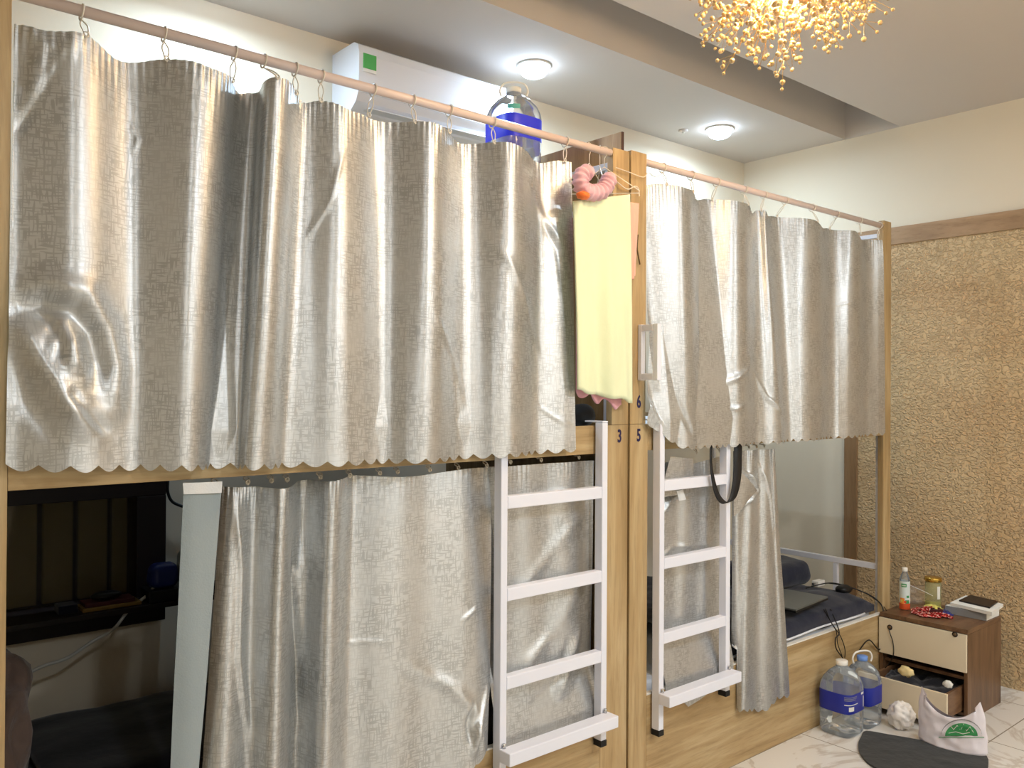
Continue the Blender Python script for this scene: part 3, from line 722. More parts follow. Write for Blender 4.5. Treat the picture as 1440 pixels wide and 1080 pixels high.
c6, S6, T6 = curtain('curtain', K6, .02, 0, lambda x, s: 1.343, lambda x, s: interp([(3.1, .25), (3.25, .205), (3.35, .24), (3.6, .205)], x), 'bunched silver satin curtain with scalloped hem hanging over the far berth base', 130, 9, R6, seed=21, scallop=.055, wr=.0025, vlo=680)
for v in c6.data.vertices:
    if v.co.z < .50 and v.co.y > -.006: v.co.y = -.006
    if v.co.y > .07: v.co.y = .07
for x in (3.18, 3.24, 3.30, 3.36): ring(c6, 0, 0, .075, 1.3735, .008, .02, .05, x)
o = strip('flap', ((1032, 655), (1066, 690)), ((1032, 726), (1052, 704)), -.052, M['satin'], None, c6, 20, seed=4)

# ---------------------------------------------------------------- bedding and things on the bunks
def softbox(name, a, b, r, m, parent=None, amp=.006, seed=0, fr=6, cuts=14):
    a, b = Vector(a), Vector(b); bm = bmesh.new(); bmesh.ops.create_cube(bm, size=2)
    bmesh.ops.subdivide_edges(bm, edges=bm.edges[:], cuts=cuts, use_grid_fill=True)
    c = (a+b)/2; h = (b-a)/2
    for v in bm.verts:
        p = Vector([v.co[i]*h[i] for i in range(3)])
        q = Vector([max(-h[i]+r, min(h[i]-r, p[i])) for i in range(3)]); d = p-q
        if d.length > 1e-9: p = q+d.normalized()*min(r, d.length if d.length < r else r)
        n = noise.noise(p*fr+Vector((seed, 0, seed)))*amp + noise.noise(p*fr*3+Vector((seed, 0, seed)))*amp*.4
        p += v.co.normalized()*n
        p = p+c; p.z = max(p.z, a.z); v.co = p
    return fin(name, bm, m, parent, True)
ZD = .3585
m1 = softbox('mattress', (.30, .06, ZD), (2.33, 1.12, .43), .03, M['darkbed'], None, .003, 1); tag(m1, 'mattress with dark bedding in the near lower berth', 'mattress')
m2 = softbox('mattress', (2.53, .045, ZD), (4.36, 1.10, .470), .03, M['sheet'], None, .003, 2); tag(m2, 'white-sheeted mattress of the far lower berth', 'mattress')
m3 = softbox('mattress', (.42, .08, ZB0+.031), (2.33, 1.12, 1.462), .03, M['sheet'], None, .003, 3); tag(m3, 'mattress of the near upper berth behind its curtain', 'mattress')
m4 = softbox('mattress', (2.56, .08, ZB0+.031), (4.40, 1.12, 1.455), .03, M['sheet'], None, .003, 4); tag(m4, 'mattress of the far upper berth behind its curtain', 'mattress')
# navy quilt on the far lower berth with a band of blue at its hem
bm = bmesh.new(); g = []
for i in range(61):
    col = []; a = i/60; x = 3.0+a*1.36
    for j in range(31):
        b_ = j/30; y = .035+b_*1.0
        z = .505+.030*min(1, b_*9)+.012*noise.noise(Vector((x*5, y*5, 0)))+.010*noise.noise(Vector((x*13, y*11, 3)))
        if a > .93: z -= (a-.93)*.5
        z = max(z, .4735)
        if j == 0: col.append(bm.verts.new((x, .030, .447+.012*noise.noise(Vector((x*4, 0, 7)))))); col.append(bm.verts.new((x, .031, .475)))
        if j == 0: y = .034
        col.append(bm.verts.new((x+.02*noise.noise(Vector((y*4, 0, 0))), y-.0, z)))
    g.append(col)
for i in range(60):
    for j in range(32): bm.faces.new((g[i][j], g[i+1][j], g[i+1][j+1], g[i][j+1]))
q = tag(fin('quilt', bm, M['navy'], None, True), 'navy blue quilt spread under the laptop on the far lower berth', 'quilt')
tubeo('quilt_hem', [(3.05+.1*k, .027, .450+.004*math.sin(k)) for k in range(13)], .005, M['sheet'], q, 6)['label'] = 'white band along the edge'
for o_ in (softbox('pillow', (3.86, .36, .530), (4.34, .70, .665), .06, M['navy'], None, .012, 5),): tag(o_, 'navy blue pillow behind the laptop on the far lower berth', 'pillow')
# laptop, closed
lz = .556
t = thing('laptop', 'closed grey laptop lying on the navy quilt', 'laptop', (3.8, .15, lz))
def slab(name, cs, z0, z1, m, par):
    bm = bmesh.new(); A = [bm.verts.new((x, y, z0)) for x, y in cs]; B = [bm.verts.new((x, y, z1)) for x, y in cs]
    bm.faces.new(A[::-1]); bm.faces.new(B)
    for i in range(len(cs)): j = (i+1) % len(cs); bm.faces.new((A[i], A[j], B[j], B[i]))
    bmesh.ops.recalc_face_normals(bm, faces=bm.faces)
    bmesh.ops.bevel(bm, geom=bm.edges[:], offset=min(.0015, (z1-z0)*.3), segments=2, affect='EDGES')
    return fin(name, bm, m, par)
L0 = Vector((3.60, .03)); ex = Vector((.99, .10)).normalized()*.36; ey = Vector((-.10, .99)).normalized()*.245
cs = [L0, L0+ex, L0+ex+ey, L0+ey]
slab('laptop_base', cs, lz, lz+.009, M['black'], t); slab('laptop_lid', cs, lz+.0095, lz+.017, M['laptop'], t)
# charger and its cables
cp = Vector((4.27, .30, .54))
t = thing('phone_charger', 'small white charger block with black cables beside the navy pillow', 'charger', cp)
boxo('charger_block', cp+Vector((-.035, -.02, .0)), cp+Vector((.035, .02, .03)), M['plastic_white'], t, .004)
boxo('charger_plug', cp+Vector((-.055, -.008, .01)), cp+Vector((-.0355, .008, .022)), M['chrome'], t, .001)
def cableo(name, pts, r, m, label, cat='cable', group=None):
    o = tubeo(name, pts, r, m, None, 8, False, 10); return tag(o, label, cat, group)
AT = lambda u, v, ax, val: tuple(at(u, v, ax, val))
cableo('power_cable', [(4.14, .30, .545), (4.22, .22, .575), (4.30, .18, .562), (4.36, .10, .532), (4.385, .035, .50), (4.375, -.012, .44), AT(1238, 912, 'y', -.012), AT(1222, 900, 'y', -.02), AT(1208, 915, 'y', -.03)], .0032, M['black'], 'black cable arching over the quilt and down beside the nightstand')
cableo('power_cable', [(4.25, .33, .535), (4.32, .28, .55), (4.38, .12, .53), (4.40, -.01, .455), AT(1250, 885, 'x', 4.329), AT(1256, 905, 'x', 4.329), AT(1255, 925, 'x', 4.329), AT(1240, 945, 'x', 4.33)], .0022, M['black'], 'thin black cable hanging across the nightstand drawer front')
for k, (us, lb) in enumerate((((1172, 880, 1182, 895, 1188, 912, 1188, 925), 'right strand of the cables hanging over the bed edge'), ((1168, 874, 1176, 888, 1178, 905, 1184, 922), 'left strand of the cables hanging over the bed edge'))):
    pts = [(3.9+.02*k, .06, .52)]+[AT(us[i], us[i+1], 'y', -.012-.004*k) for i in (0, 2, 4, 6)]
    cableo('power_cable', pts, .0022, M['black'], 'thin black cable, '+lb)
cableo('earphone_cord', [AT(1185, 925, 'y', -.022), AT(1176, 912, 'y', -.022), AT(1175, 898, 'y', -.02), AT(1180, 888, 'y', -.02), (3.95, .05, .515)], .003, M['black'], 'black cord loop with an inline plug above the big water bottle')
t = blobo('adapter', (4.28, .16, .545), (.05, .035, .022), M['black'], None, 3, .1, 4, 2, .7); tag(t, 'black power adapter tangled in cables on the quilt corner', 'adapter')
# black sling hanging from behind the far upper curtain
pts = [AT(u, v, 'y', -.062 if v > 645 else (-.056 if v > 610 else -.03)) for u, v in ((1001, 600), (999, 640), (1001, 668), (1008, 696), (1019, 708), (1030, 700), (1036, 672), (1037, 640), (1038, 600))]
pts = crom(pts, 6); bm = bmesh.new(); rows = []
for i, p in enumerate(pts):
    a = i/(len(pts)-1); wv = .010+.022*max(0, (a-.25)/.75) if a > .25 else .010
    wv = .009+.026*min(1, max(0, (a-.2)/.5))
    rows.append([bm.verts.new((p.x-wv*.8, p.y-.003, p.z)), bm.verts.new((p.x+wv*.8, p.y-.003, p.z+.004)), bm.verts.new((p.x+wv*.8, p.y-.001, p.z+.004)), bm.verts.new((p.x-wv*.8, p.y-.001, p.z))])
for A, B in zip(rows, rows[1:]):
    for k in range(4): bm.faces.new((A[k], A[(k+1) % 4], B[(k+1) % 4], B[k]))
bmesh.ops.recalc_face_normals(bm, faces=bm.faces)
tag(fin('strap', bm, M['strap'], None, True), 'black strap loop hanging over the far bunk ladder', 'strap')
# black ball-shaped cushion peeping over the near rail
bc = at(817, 584, 'y', .10)
tag(blobo('cushion', (bc.x, .10, 1.5075), (.055, .055, .045), M['blackcloth'], None, 3, .05, 3, 1), 'small round black cushion above the rail beside the number 3', 'cushion')

# ---------------------------------------------------------------- clothes on the near rod's end
def hanger(x, y, label, w_=.19, tilt=0, hx=0, z0=2.485, drop=.0, mm='ring'):
    t = tubeo('wire_hanger', [(0, 0, 0), (0, 0, .03)], .001, M[mm])
    bm = bmesh.new(); bmesh.ops.delete
    me_old = t.data
    R_ = .0155
    hook = [(R_*math.cos(a), 0, R_*math.sin(a)) for a in [math.pi*1.05-k*math.pi*1.15/8 for k in range(9)]]
    tube(bm, hook+[(R_*.6, 0, -.012), (0, 0, -.03), (0, 0, -.06)], .0016, 6)
    tube(bm, [(0, 0, -.06), (-w_, 0, -.15), (-w_, 0, -.158), (w_, 0, -.158), (w_, 0, -.15)], .0018, 6, True)
    me = bpy.data.meshes.new('wire_hanger'); bm.to_mesh(me); bm.free(); me.materials.append(M[mm]); t.data = me
    for p in me.polygons: p.use_smooth = True
    t.location = (x, y, z0+.0015-drop); t.rotation_euler = (0, 0, tilt)
    tag(t, label, 'hanger'); return t
M['wire'] = mat('pale_wire', (226, 214, 196), .3, .2)
hx = 2.215
hanger(2.19, .015, 'pale wire hanger carrying the lime towel on the near rod end', .135, .25, mm='wire')
hanger(2.245, .015, 'pale wire hanger closest to the post on the near rod end', .12, .9, mm='wire')
hanger(2.268, .015, 'pale wire hanger turned sideways holding the pink garment', .13, -.8, mm='wire')
# lime towel draped over the hanger bar
def drape(name, uvt, uvb, y, m, label, cat, folds, thick=.01, seed=0, nx=60, nz=50, hemwave=.004):
    bm = bmesh.new(); sides = []
    for side in (0, 1):
        g = []
        for i in range(nx+1):
            a = i/nx; ut = uvt[0][0]*(1-a)+uvt[1][0]*a; vt = uvt[0][1]*(1-a)+uvt[1][1]*a; ub = uvb[0][0]*(1-a)+uvb[1][0]*a; vb = uvb[0][1]*(1-a)+uvb[1][1]*a
            P, Q = at(ut, vt, 'y', y), at(ub, vb, 'y', y); col = []
            for j in range(nz+1):
                t = j/nz; p = P.lerp(Q, t)
                f = folds*(.25+.75*t)*(math.sin(a*11+1.2*math.sin(t*2+seed))+.5*math.sin(a*23+seed))
                p.y = y-f*.5+(thick if side else 0)*(.3+.7*math.sin(math.pi*min(1, max(0, a)))); p.z += hemwave*math.sin(a*17+seed)*t
                col.append(bm.verts.new(p))
            g.append(col)
        sides.append(g)
    f, b = sides
    for i in range(nx):
        for j in range(nz):
            bm.faces.new((f[i][j], f[i][j+1], f[i+1][j+1], f[i+1][j])); bm.faces.new((b[i][j], b[i+1][j], b[i+1][j+1], b[i][j+1]))
    for i in range(nx):
        bm.faces.new((f[i][0], f[i+1][0], b[i+1][0], b[i][0])); bm.faces.new((f[i][nz], b[i][nz], b[i+1][nz], f[i+1][nz]))
    for j in range(nz):
        bm.faces.new((f[0][j], b[0][j], b[0][j+1], f[0][j+1])); bm.faces.new((f[nx][j], f[nx][j+1], b[nx][j+1], b[nx][j]))
    return tag(fin(name, bm, m, None, True), label, cat)
drape('towel', ((806, 283), (887, 273)), ((811, 549), (894, 566)), -.062, M['towel'], 'pale lime-yellow towel hanging between the two bunks', 'towel', .022, .02, 1)
drape('shirt', ((812, 300), (862, 296)), ((812, 552), (874, 574)), -.026, M['pink'], 'pink garment showing below the hem of the lime towel', 'garment', .014, .008, 3, hemwave=.014)
o = drape('shirt', ((884, 284), (899, 286)), ((884, 400), (894, 388)), -.030, M['peach'], 'peach-pink strip of garment at the right edge of the lime towel', 'garment', .006, .008, 5, 20)
# ruched pink neck pillow
pts = [AT(u, v, 'y', -.075) for u, v in ((831, 241), (820, 245), (816, 256), (821, 267), (834, 271), (847, 268), (854, 258), (859, 246))]
cur = crom(pts, 9); rr = []
for i in range(len(cur)):
    a = i/(len(cur)-1); r = .033+.005*math.sin(i*1.45)
    if a < .05: r *= .5+a*10
    if a > .95: r *= .5+(1-a)*10
    rr.append(r*.82)
bm = bmesh.new(); tube(bm, cur, rr, 18)
for v in bm.verts: v.co += Vector((1, 1, 1))*.004*noise.noise(v.co*45)
tag(fin('neck_pillow', bm, M['pinkfleece'], None, True), 'ruched pink curved neck pillow hung on the rod end above the lime towel', 'neck pillow')
op = at(820, 275, 'y', -.105)
tag(blobo('scrunchie', op, (.026, .02, .014), M['orange'], None, 3, .25, 6, 3), 'small orange cloth under the pink neck pillow', 'cloth')
# string tied between the two bunks
cableo('string', [(2.30, -.014, 2.425), (2.36, -.016, 2.42), (2.45, -.014, 2.415), AT(912, 243, 'y', -.01), AT(920, 248, 'y', -.012), AT(929, 246, 'y', -.012), AT(931, 240, 'y', .0)], .0018, M['ring'], 'thin pale string tied from the near rod across to the far rod', 'string')
cableo('string', [AT(868, 256, 'y', -.012), AT(882, 266, 'y', -.016), AT(893, 262, 'y', -.016), AT(898, 266, 'y', -.014), AT(899, 276, 'y', -.014)], .0022, M['ring'], 'short pale cord hooked above the peach garment', 'string')
cableo('lanyard', [AT(897, 330, 'y', -.012), AT(896, 348, 'y', -.012), AT(898, 362, 'y', -.012), AT(900, 372, 'y', -.012)], .003, mat('olive_cord', (96, 74, 40), .7), 'short brown cord hanging beside the peach garment', 'cord')

# ---------------------------------------------------------------- bottles
def big_bottle(x, y, z, R, H, label, cap, labelm, handle=True, hlabel=None, ang=0, tall=False):
    t = thing('water_bottle', label, 'water bottle', (x, y, z))
    pr = [(R*.88, 0), (R*.97, .012), (R, .03)]
    for k in range(5): zz = .045+k*.016; pr += [(R*.985, zz), (R, zz+.008)]
    pr += [(R, H*.42), (R, H*.62), (R*.97, H*.68), (R*.84, H*.77), (R*.60, H*.85), (R*.36, H*.90), (R*.27, H*.915), (R*.27, H*.94)]
    latheo('bottle_body', pr, (x, y, z+.0005), M['pet'], t, 40, 4.5 if not tall else None)
    lr = R*1.012
    lb = latheo('bottle_label', [(lr*.995, H*.34), (lr, H*.345), (lr, H*.60), (lr*.995, H*.605)], (x, y, z), labelm, t, 40, 4.5 if not tall else None, True, False)
    latheo('cap', [(R*.31, H*.935), (R*.33, H*.94), (R*.33, H*.995), (R*.29, H)], (x, y, z), cap, t, 28)
    if handle:
        hp = [(-.055, 0, H*.90), (-.062, 0, H*.97), (-.045, 0, H*1.05), (0, 0, H*1.07), (.045, 0, H*1.05), (.062, 0, H*.97), (.055, 0, H*.90)]
        hp = [(x+math.cos(ang)*a*.9, y+math.sin(ang)*a*.9, z+c) for a, b, c in hp]
        tubeo('handle', hp, .0045, M['plastic_white'], t, 8, False, 5)
    return t, lb
def printpatch(parent, cx, cy, z0, z1, R, a0, a1, m, name='print', n=10):
    bm = bmesh.new(); vs = []
    for k in range(n+1):
        a = a0+(a1-a0)*k/n; q = 1/((abs(math.cos(a))**4.5+abs(math.sin(a))**4.5)**(1/4.5)) if parent.get('sq') else 1
        vs.append([bm.verts.new((cx+R*q*math.cos(a), cy+R*q*math.sin(a), z)) for z in (z0, z1)])
    for A, B in zip(vs, vs[1:]): bm.faces.new((A[0], B[0], B[1], A[1]))
    return fin(name, bm, m, parent, True)
t, lb = big_bottle(3.775, -.105, 0, .083, .335, 'large clear water bottle with white cap and dark blue label on the floor', M['plastic_white'], M['label_blue'], False)
lb['sq'] = 1
for z0, z1, a0, a1, mm in ((.128, .148, 3.95, 4.25, 'whitepaper'), (.190, .193, 3.75, 4.5, 'greyprint'), (.183, .186, 3.75, 4.5, 'greyprint'), (.176, .179, 3.75, 4.4, 'greyprint'), (.13, .18, 5.15, 5.22, 'whitepaper'), (.19, .2, 4.95, 5.2, 'whitepaper'), (.155, .159, 3.75, 4.6, 'whitepaper')):
    printpatch(lb, 3.775, -.105, z0, z1, .083*1.012+.0008, a0, a1, M[mm])
t, lb = big_bottle(3.945, -.118, 0, .075, .325, 'clear water bottle with pale blue cap and handle behind the larger one', M['petblue'], M['label_blue'], True, ang=-.4)
# bottle high up behind the near curtain, standing on a locker
LK = (1.93, .30, 1.475)
BY = .42
bp = at(722, 200, 'y', BY)
zbt = at(722, 124, 'y', BY).z-.335*1.0
t = thing('locker', 'oak locker box on the upper berth under the water bottle', 'locker', (bp.x, BY, 1.462))
boxo('locker_body', (bp.x-.14, BY-.085, 1.4625), (bp.x+.07, BY+.085, zbt-.001), M['oak_v'], t)
boxo('locker_door', (bp.x-.138, BY-.098, 1.47), (bp.x+.068, BY-.0855, zbt-.01), M['oak_v'], t)
t, lb = big_bottle(bp.x, BY, zbt, .092, .335, 'clear water bottle with white handle and blue label coloured as brightly lit above the near curtain', M['plastic_white'], M['label_lit'], True, ang=YAW-math.pi/2)
fa = math.atan2(-2.15-BY, -bp.x)
o = printpatch(t, bp.x, BY, zbt+.225, zbt+.243, .0925, fa-.25, fa+.28, M['teal'], 'teal_label'); o.matrix_parent_inverse = Matrix.Translation(-Vector(t.location)); o['label'] = 'small teal label'

# ---------------------------------------------------------------- nightstand
NX0, NX1, NY0, NY1, NZ = 4.347, 4.76, -.443, -.005, .447
t = thing('nightstand', 'low walnut nightstand with two cream drawers beside the far bunk', 'nightstand', (4.53, -.22, 0))
boxo('top_board', (NX0, NY0, NZ-.022), (NX1, NY1, NZ), M['walnut'], t)
boxo('side_panel', (NX0+.0, NY0, 0), (NX1, NY0+.018, NZ-.0225), M['walnut_v'], t)
boxo('side_panel', (NX0+.0, NY1-.018, 0), (NX1, NY1, NZ-.0225), M['walnut_v'], t)
boxo('back_board', (NX1-.012, NY0+.0185, .02), (NX1-.001, NY1-.0185, NZ-.0225), M['walnut_v'], t)
boxo('divider_rail', (NX0+.02, NY0+.0185, .195), (NX1-.02, NY1-.0185, .212), M['walnut'], t)
boxo('bottom_board', (NX0+.02, NY0+.0185, .02), (NX1-.02, NY1-.0185, .035), M['walnut'], t)
d = boxo('drawer', (NX0-.012, NY0+.002, .240), (NX0-.0005, NY1-.002, NZ-.024), M['cream'], t, .001)
boxo('drawer_box', (NX0+.0, NY0+.03, .245), (NX1-.03, NY1-.03, .40), M['walnut'], d)
for v_, u_ in ((882, 1251.5), (892, 1343)):
    kp = at(u_, v_, 'x', NX0-.013)
    bm = bmesh.new(); lathe(bm, [(.013, 0), (.0135, .002), (.012, .004)], (0, 0, 0), 24)
    bmesh.ops.rotate(bm, verts=bm.verts, matrix=Matrix.Rotation(-math.pi/2, 3, 'Y')); bmesh.ops.translate(bm, verts=bm.verts, vec=kp)
    k = fin('drawer_knob', bm, M['hole'], d, True)
    bm = bmesh.new(); lathe(bm, [(.008, .004), (.007, .0055)], (0, 0, 0), 20)
    bmesh.ops.rotate(bm, verts=bm.verts, matrix=Matrix.Rotation(-math.pi/2, 3, 'Y')); bmesh.ops.translate(bm, verts=bm.verts, vec=kp)
    fin('knob_centre', bm, M['holeb'], d, True)
DX = 4.115
d = boxo('open_drawer', (DX, NY0+.002, .035), (DX+.014, NY1-.002, .186), M['cream'], t, .001)
boxo('drawer_side', (DX+.0145, NY0+.030, .045), (4.60, NY0+.042, .165), M['walnut'], d); boxo('drawer_side', (DX+.0145, NY1-.042, .045), (4.60, NY1-.030, .165), M['walnut'], d)
boxo('drawer_floor', (DX+.0145, NY0+.0425, .050), (4.60, NY1-.0425, .058), M['walnut'], d)
# clothes stuffed in the open drawer
bm = bmesh.new(); g = []
for i in range(31):
    col = []
    for j in range(31):
        x = DX+.018+i/30*.46; y = NY0+.046+j/30*(NY1-NY0-.092)
        z = .140+.028*noise.noise(Vector((x*11, y*11, 2)))+.018*noise.noise(Vector((x*27, y*27, 5)))
        if i in (0, 30) or j in (0, 30): z = .06
        col.append(bm.verts.new((x, y, z)))
    g.append(col)
for i in range(30):
    for j in range(30): bm.faces.new((g[i][j], g[i+1][j], g[i+1][j+1], g[i][j+1]))
tag(fin('folded_clothes', bm, M['darkbed'], None, True), 'dark crumpled clothes inside the open lower drawer', 'clothes')
bp2 = at(1274, 943, 'x', DX+.05)
tag(blobo('bread_packet', bp2+Vector((0, 0, -.005)), (.022, .038, .024), M['bread'], None, 3, .35, 5, 8), 'pale yellow wrapped snack on the clothes in the open drawer', 'snack')
bp3 = at(1333, 962, 'x', DX+.03)
tag(blobo('tissue', bp3+Vector((0, 0, 0)), (.012, .022, .018), M['whitepaper'], None, 3, .35, 5, 2), 'white paper scrap poking out at the right of the open drawer', 'paper scrap')

# things on the nightstand, spread over its top
TZ = NZ+.0005
jx, jy = 4.50, -.065
t = thing('juice_bottle', 'small clear drink bottle with white cap and fruit label on the nightstand', 'bottle', (jx, jy, TZ))
jr, jh = .026, .222
latheo('bottle_body', [(jr*.85, 0), (jr, .008), (jr, .045), (jr*.95, .05), (jr, .055), (jr, .150), (jr*.9, .168), (jr*.55, .192), (jr*.42, .204)], (jx, jy, TZ), M['pet'], t)
latheo('cap', [(jr*.55, .202), (jr*.57, .203), (jr*.57, jh-.002), (jr*.5, jh)], (jx, jy, TZ), M['plastic_white'], t)
lb = latheo('fruit_label', [(jr*1.02, .034), (jr*1.02, .152)], (jx, jy, TZ), mat('pale_label', (214, 224, 220), .4), t, cap=False)
latheo('orange_band', [(jr*1.035, .004), (jr*1.04, .006), (jr*1.04, .034), (jr*1.03, .036)], (jx, jy, TZ), M['juice'], t, cap=False)
fa = math.atan2(-2.15-jy, -jx)
def jp(z0, z1, a0, a1, mm, name='print'): return printpatch(lb, jx, jy, TZ+z0, TZ+z1, jr*1.045, fa+a0, fa+a1, mm, name)
jp(.122, .140, -.65, .35, M['green'], 'brand_oval'); jp(.128, .133, -.5, .2, M['whitepaper'])
jp(.034, .064, -.9, .0, mat('peach_print', (240, 150, 60), .4)); jp(.036, .054, .1, .9, M['green']); jp(.038, .050, -.1, .3, mat('red_print', (214, 60, 40), .4)); jp(.066, .078, .35, .9, M['green']); jp(.042, .056, -.8, -.45, M['yellow'])
jx, jy = 4.668, -.140
t = thing('glass_jar', 'pale jar with a gold lid at the back of the nightstand', 'jar', (jx, jy, TZ))
latheo('jar_body', [(.036, 0), (.040, .006), (.040, .128), (.036, .138)], (jx, jy, TZ), M['glassjar'], t)
latheo('lid', [(.041, .1385), (.043, .140), (.043, .158), (.040, .161)], (jx, jy, TZ), M['gold'], t)
lb = latheo('jar_contents', [(.030, .004), (.031, .006), (.031, .03)], (jx, jy, TZ), M['yellow'], t)
fa = math.atan2(-2.15-jy, -jx); o = printpatch(t, jx, jy, TZ+.05, TZ+.118, .0408, fa+.5, fa+.95, M['whitepaper'], 'jar_label'); o.matrix_parent_inverse = Matrix.Translation(-Vector(t.location))
# crumpled clear film leaning at the back
def sheet(name, o_, ex_, ey_, n, amp, fr, m, label, cat, seed=0, parent=None, thick=0):
    bm = bmesh.new(); g = []
    o_, ex_, ey_ = Vector(o_), Vector(ex_), Vector(ey_); nn = ex_.cross(ey_).normalized()
    for i in range(n+1):
        g.append([bm.verts.new(o_+ex_*(i/n)+ey_*(j/n)+nn*amp*(noise.noise(Vector((i/n*fr, j/n*fr, seed)))+.5*noise.noise(Vector((i/n*fr*2.3, j/n*fr*2.3, seed+3))))) for j in range(n+1)])
    for i in range(n):
        for j in range(n): bm.faces.new((g[i][j], g[i+1][j], g[i+1][j+1], g[i][j+1]))
    if thick:
        bmesh.ops.solidify(bm, geom=bm.faces[:], thickness=thick)
    ob = fin(name, bm, m, parent, True)
    return tag(ob, label, cat) if label else ob
sheet('plastic_wrap', (4.60, -.02, TZ+.004), (.11, -.13, .0), (.02, 0, .10), 24, .012, 4, M['clearfilm'], 'crumpled clear plastic film between the bottle and the jar', 'plastic wrap', 2, None, .0008)
cableo('drinking_straw', [AT(1280, 823, 'x', 4.62), AT(1300, 832, 'x', 4.62), AT(1312, 838, 'x', 4.60)], .0016, M['plastic_white'], 'thin white straw between the bottle and the jar', 'straw')
# heap of wrappers: every packet on its own
def packet(cx, cy, z, rot, w_, l_, m, label, seed, tilt=0):
    bm = bmesh.new(); n = 12; top = []; bot = []
    for i in range(n+1):
        a, b = [], []
        for j in range(n+1):
            u_, v_ = i/n*2-1, j/n*2-1
            h = .010*(1-abs(u_)**3)*(1-abs(v_)**4)+.006*noise.noise(Vector((u_*3, v_*3, seed)))
            zz = tilt*u_*w_/2
            a.append(bm.verts.new((u_*w_*.62, v_*l_*.62, max(h, .0005)*1.3+.0045+zz))); b.append(bm.verts.new((u_*w_*.62, v_*l_*.62, -max(h, .0005)*.5+.0038+zz)))
        top.append(a); bot.append(b)
    for i in range(n):
        for j in range(n):
            bm.faces.new((top[i][j], top[i+1][j], top[i+1][j+1], top[i][j+1])); bm.faces.new((bot[i][j], bot[i][j+1], bot[i+1][j+1], bot[i+1][j]))
    bmesh.ops.rotate(bm, verts=bm.verts, matrix=Matrix.Rotation(rot, 3, 'Z')); bmesh.ops.translate(bm, verts=bm.verts, vec=Vector((cx, cy, z)))
    return tag(fin('snack_wrapper', bm, m, None, True), label, 'snack wrapper')
packet(4.525, -.150, TZ, .3, .05, .09, M['redfoil'], 'shiny red wrapper lying closest to the juice bottle', 1)
packet(4.475, -.185, TZ, 1.2, .05, .09, M['redfoil'], 'red and white wrapper at the front edge of the heap', 2)
packet(4.53, -.205, TZ+.010, .8, .06, .09, M['darkfoil'], 'dark plum wrapper on top in the middle of the heap', 3)
packet(4.56, -.240, TZ+.003, 2.3, .05, .09, M['bluefoil'], 'blue wrapper at the right of the heap before the jar', 4)
packet(4.50, -.248, TZ+.001, .2, .035, .08, M['redfoil'], 'red wrapper with gold edge at the right of the heap', 5)
packet(4.49, -.135, TZ, 2.0, .045, .08, M['redfoil'], 'red wrapper with a white edge touching the juice bottle side of the heap', 9)
packet(4.52, -.175, TZ+.014, 1.6, .045, .085, M['redfoil'], 'red crinkled wrapper on top of the heap', 11)
packet(4.45, -.215, TZ, .6, .045, .08, M['redfoil'], 'dark red wrapper nearest the drawer front', 13)
packet(4.565, -.185, TZ+.018, -.4, .04, .07, M['yellow'], 'small yellow wrapper strip before the jar', 6)
boxo_ = boxo('candy', (4.487, -.312, TZ), (4.505, -.290, TZ+.012), M['redfoil'], None, .004); tag(boxo_, 'single small red sweet on the nightstand edge', 'sweet')
# papers and the dark phone-like case
cs = [Vector(c) for c in ((4.50, -.355), (4.70, -.395), (4.78, -.30), (4.60, -.235))]
pb = thing('magazine', 'white booklet at the right of the nightstand under a black case', 'booklet', (4.62, -.33, TZ))
cs = [at(u, v, 'z', .505).to_2d() for u, v in ((1336, 847), (1395, 861), (1411, 849), (1358, 837))]
slab('page_block', cs, .488, .503, M['whitepaper'], pb); slab('cover', cs, .5032, .5045, M['whitepaper'], pb)
t = thing('book', 'thicker pale book underneath the white booklet on the nightstand', 'book', (4.68, -.33, TZ))
boxo('book_pages', (4.595, -.435, TZ), (4.758, -.235, .4875), M['whitepaper'], t); boxo('book_spine', (4.590, -.436, TZ), (4.5945, -.234, .4875), M['greyprint'], t, .001)
cc = sum(cs, Vector((0, 0)))/4; cs2 = [cc+(c-cc)*.74+(cs[2]-cs[1])*.14 for c in cs]
t = slab('phone_case', cs2, .505, .513, M['hole'], None); tag(t, 'dark brown flat case lying on the white booklet', 'case')
t = slab('sticky_note', [Vector((4.60, -.205)), Vector((4.645, -.215)), Vector((4.665, -.190)), Vector((4.625, -.182))], TZ, TZ+.004, M['yellow'], None); tag(t, 'yellow paper slip in front of the glass jar on the nightstand', 'paper slip')

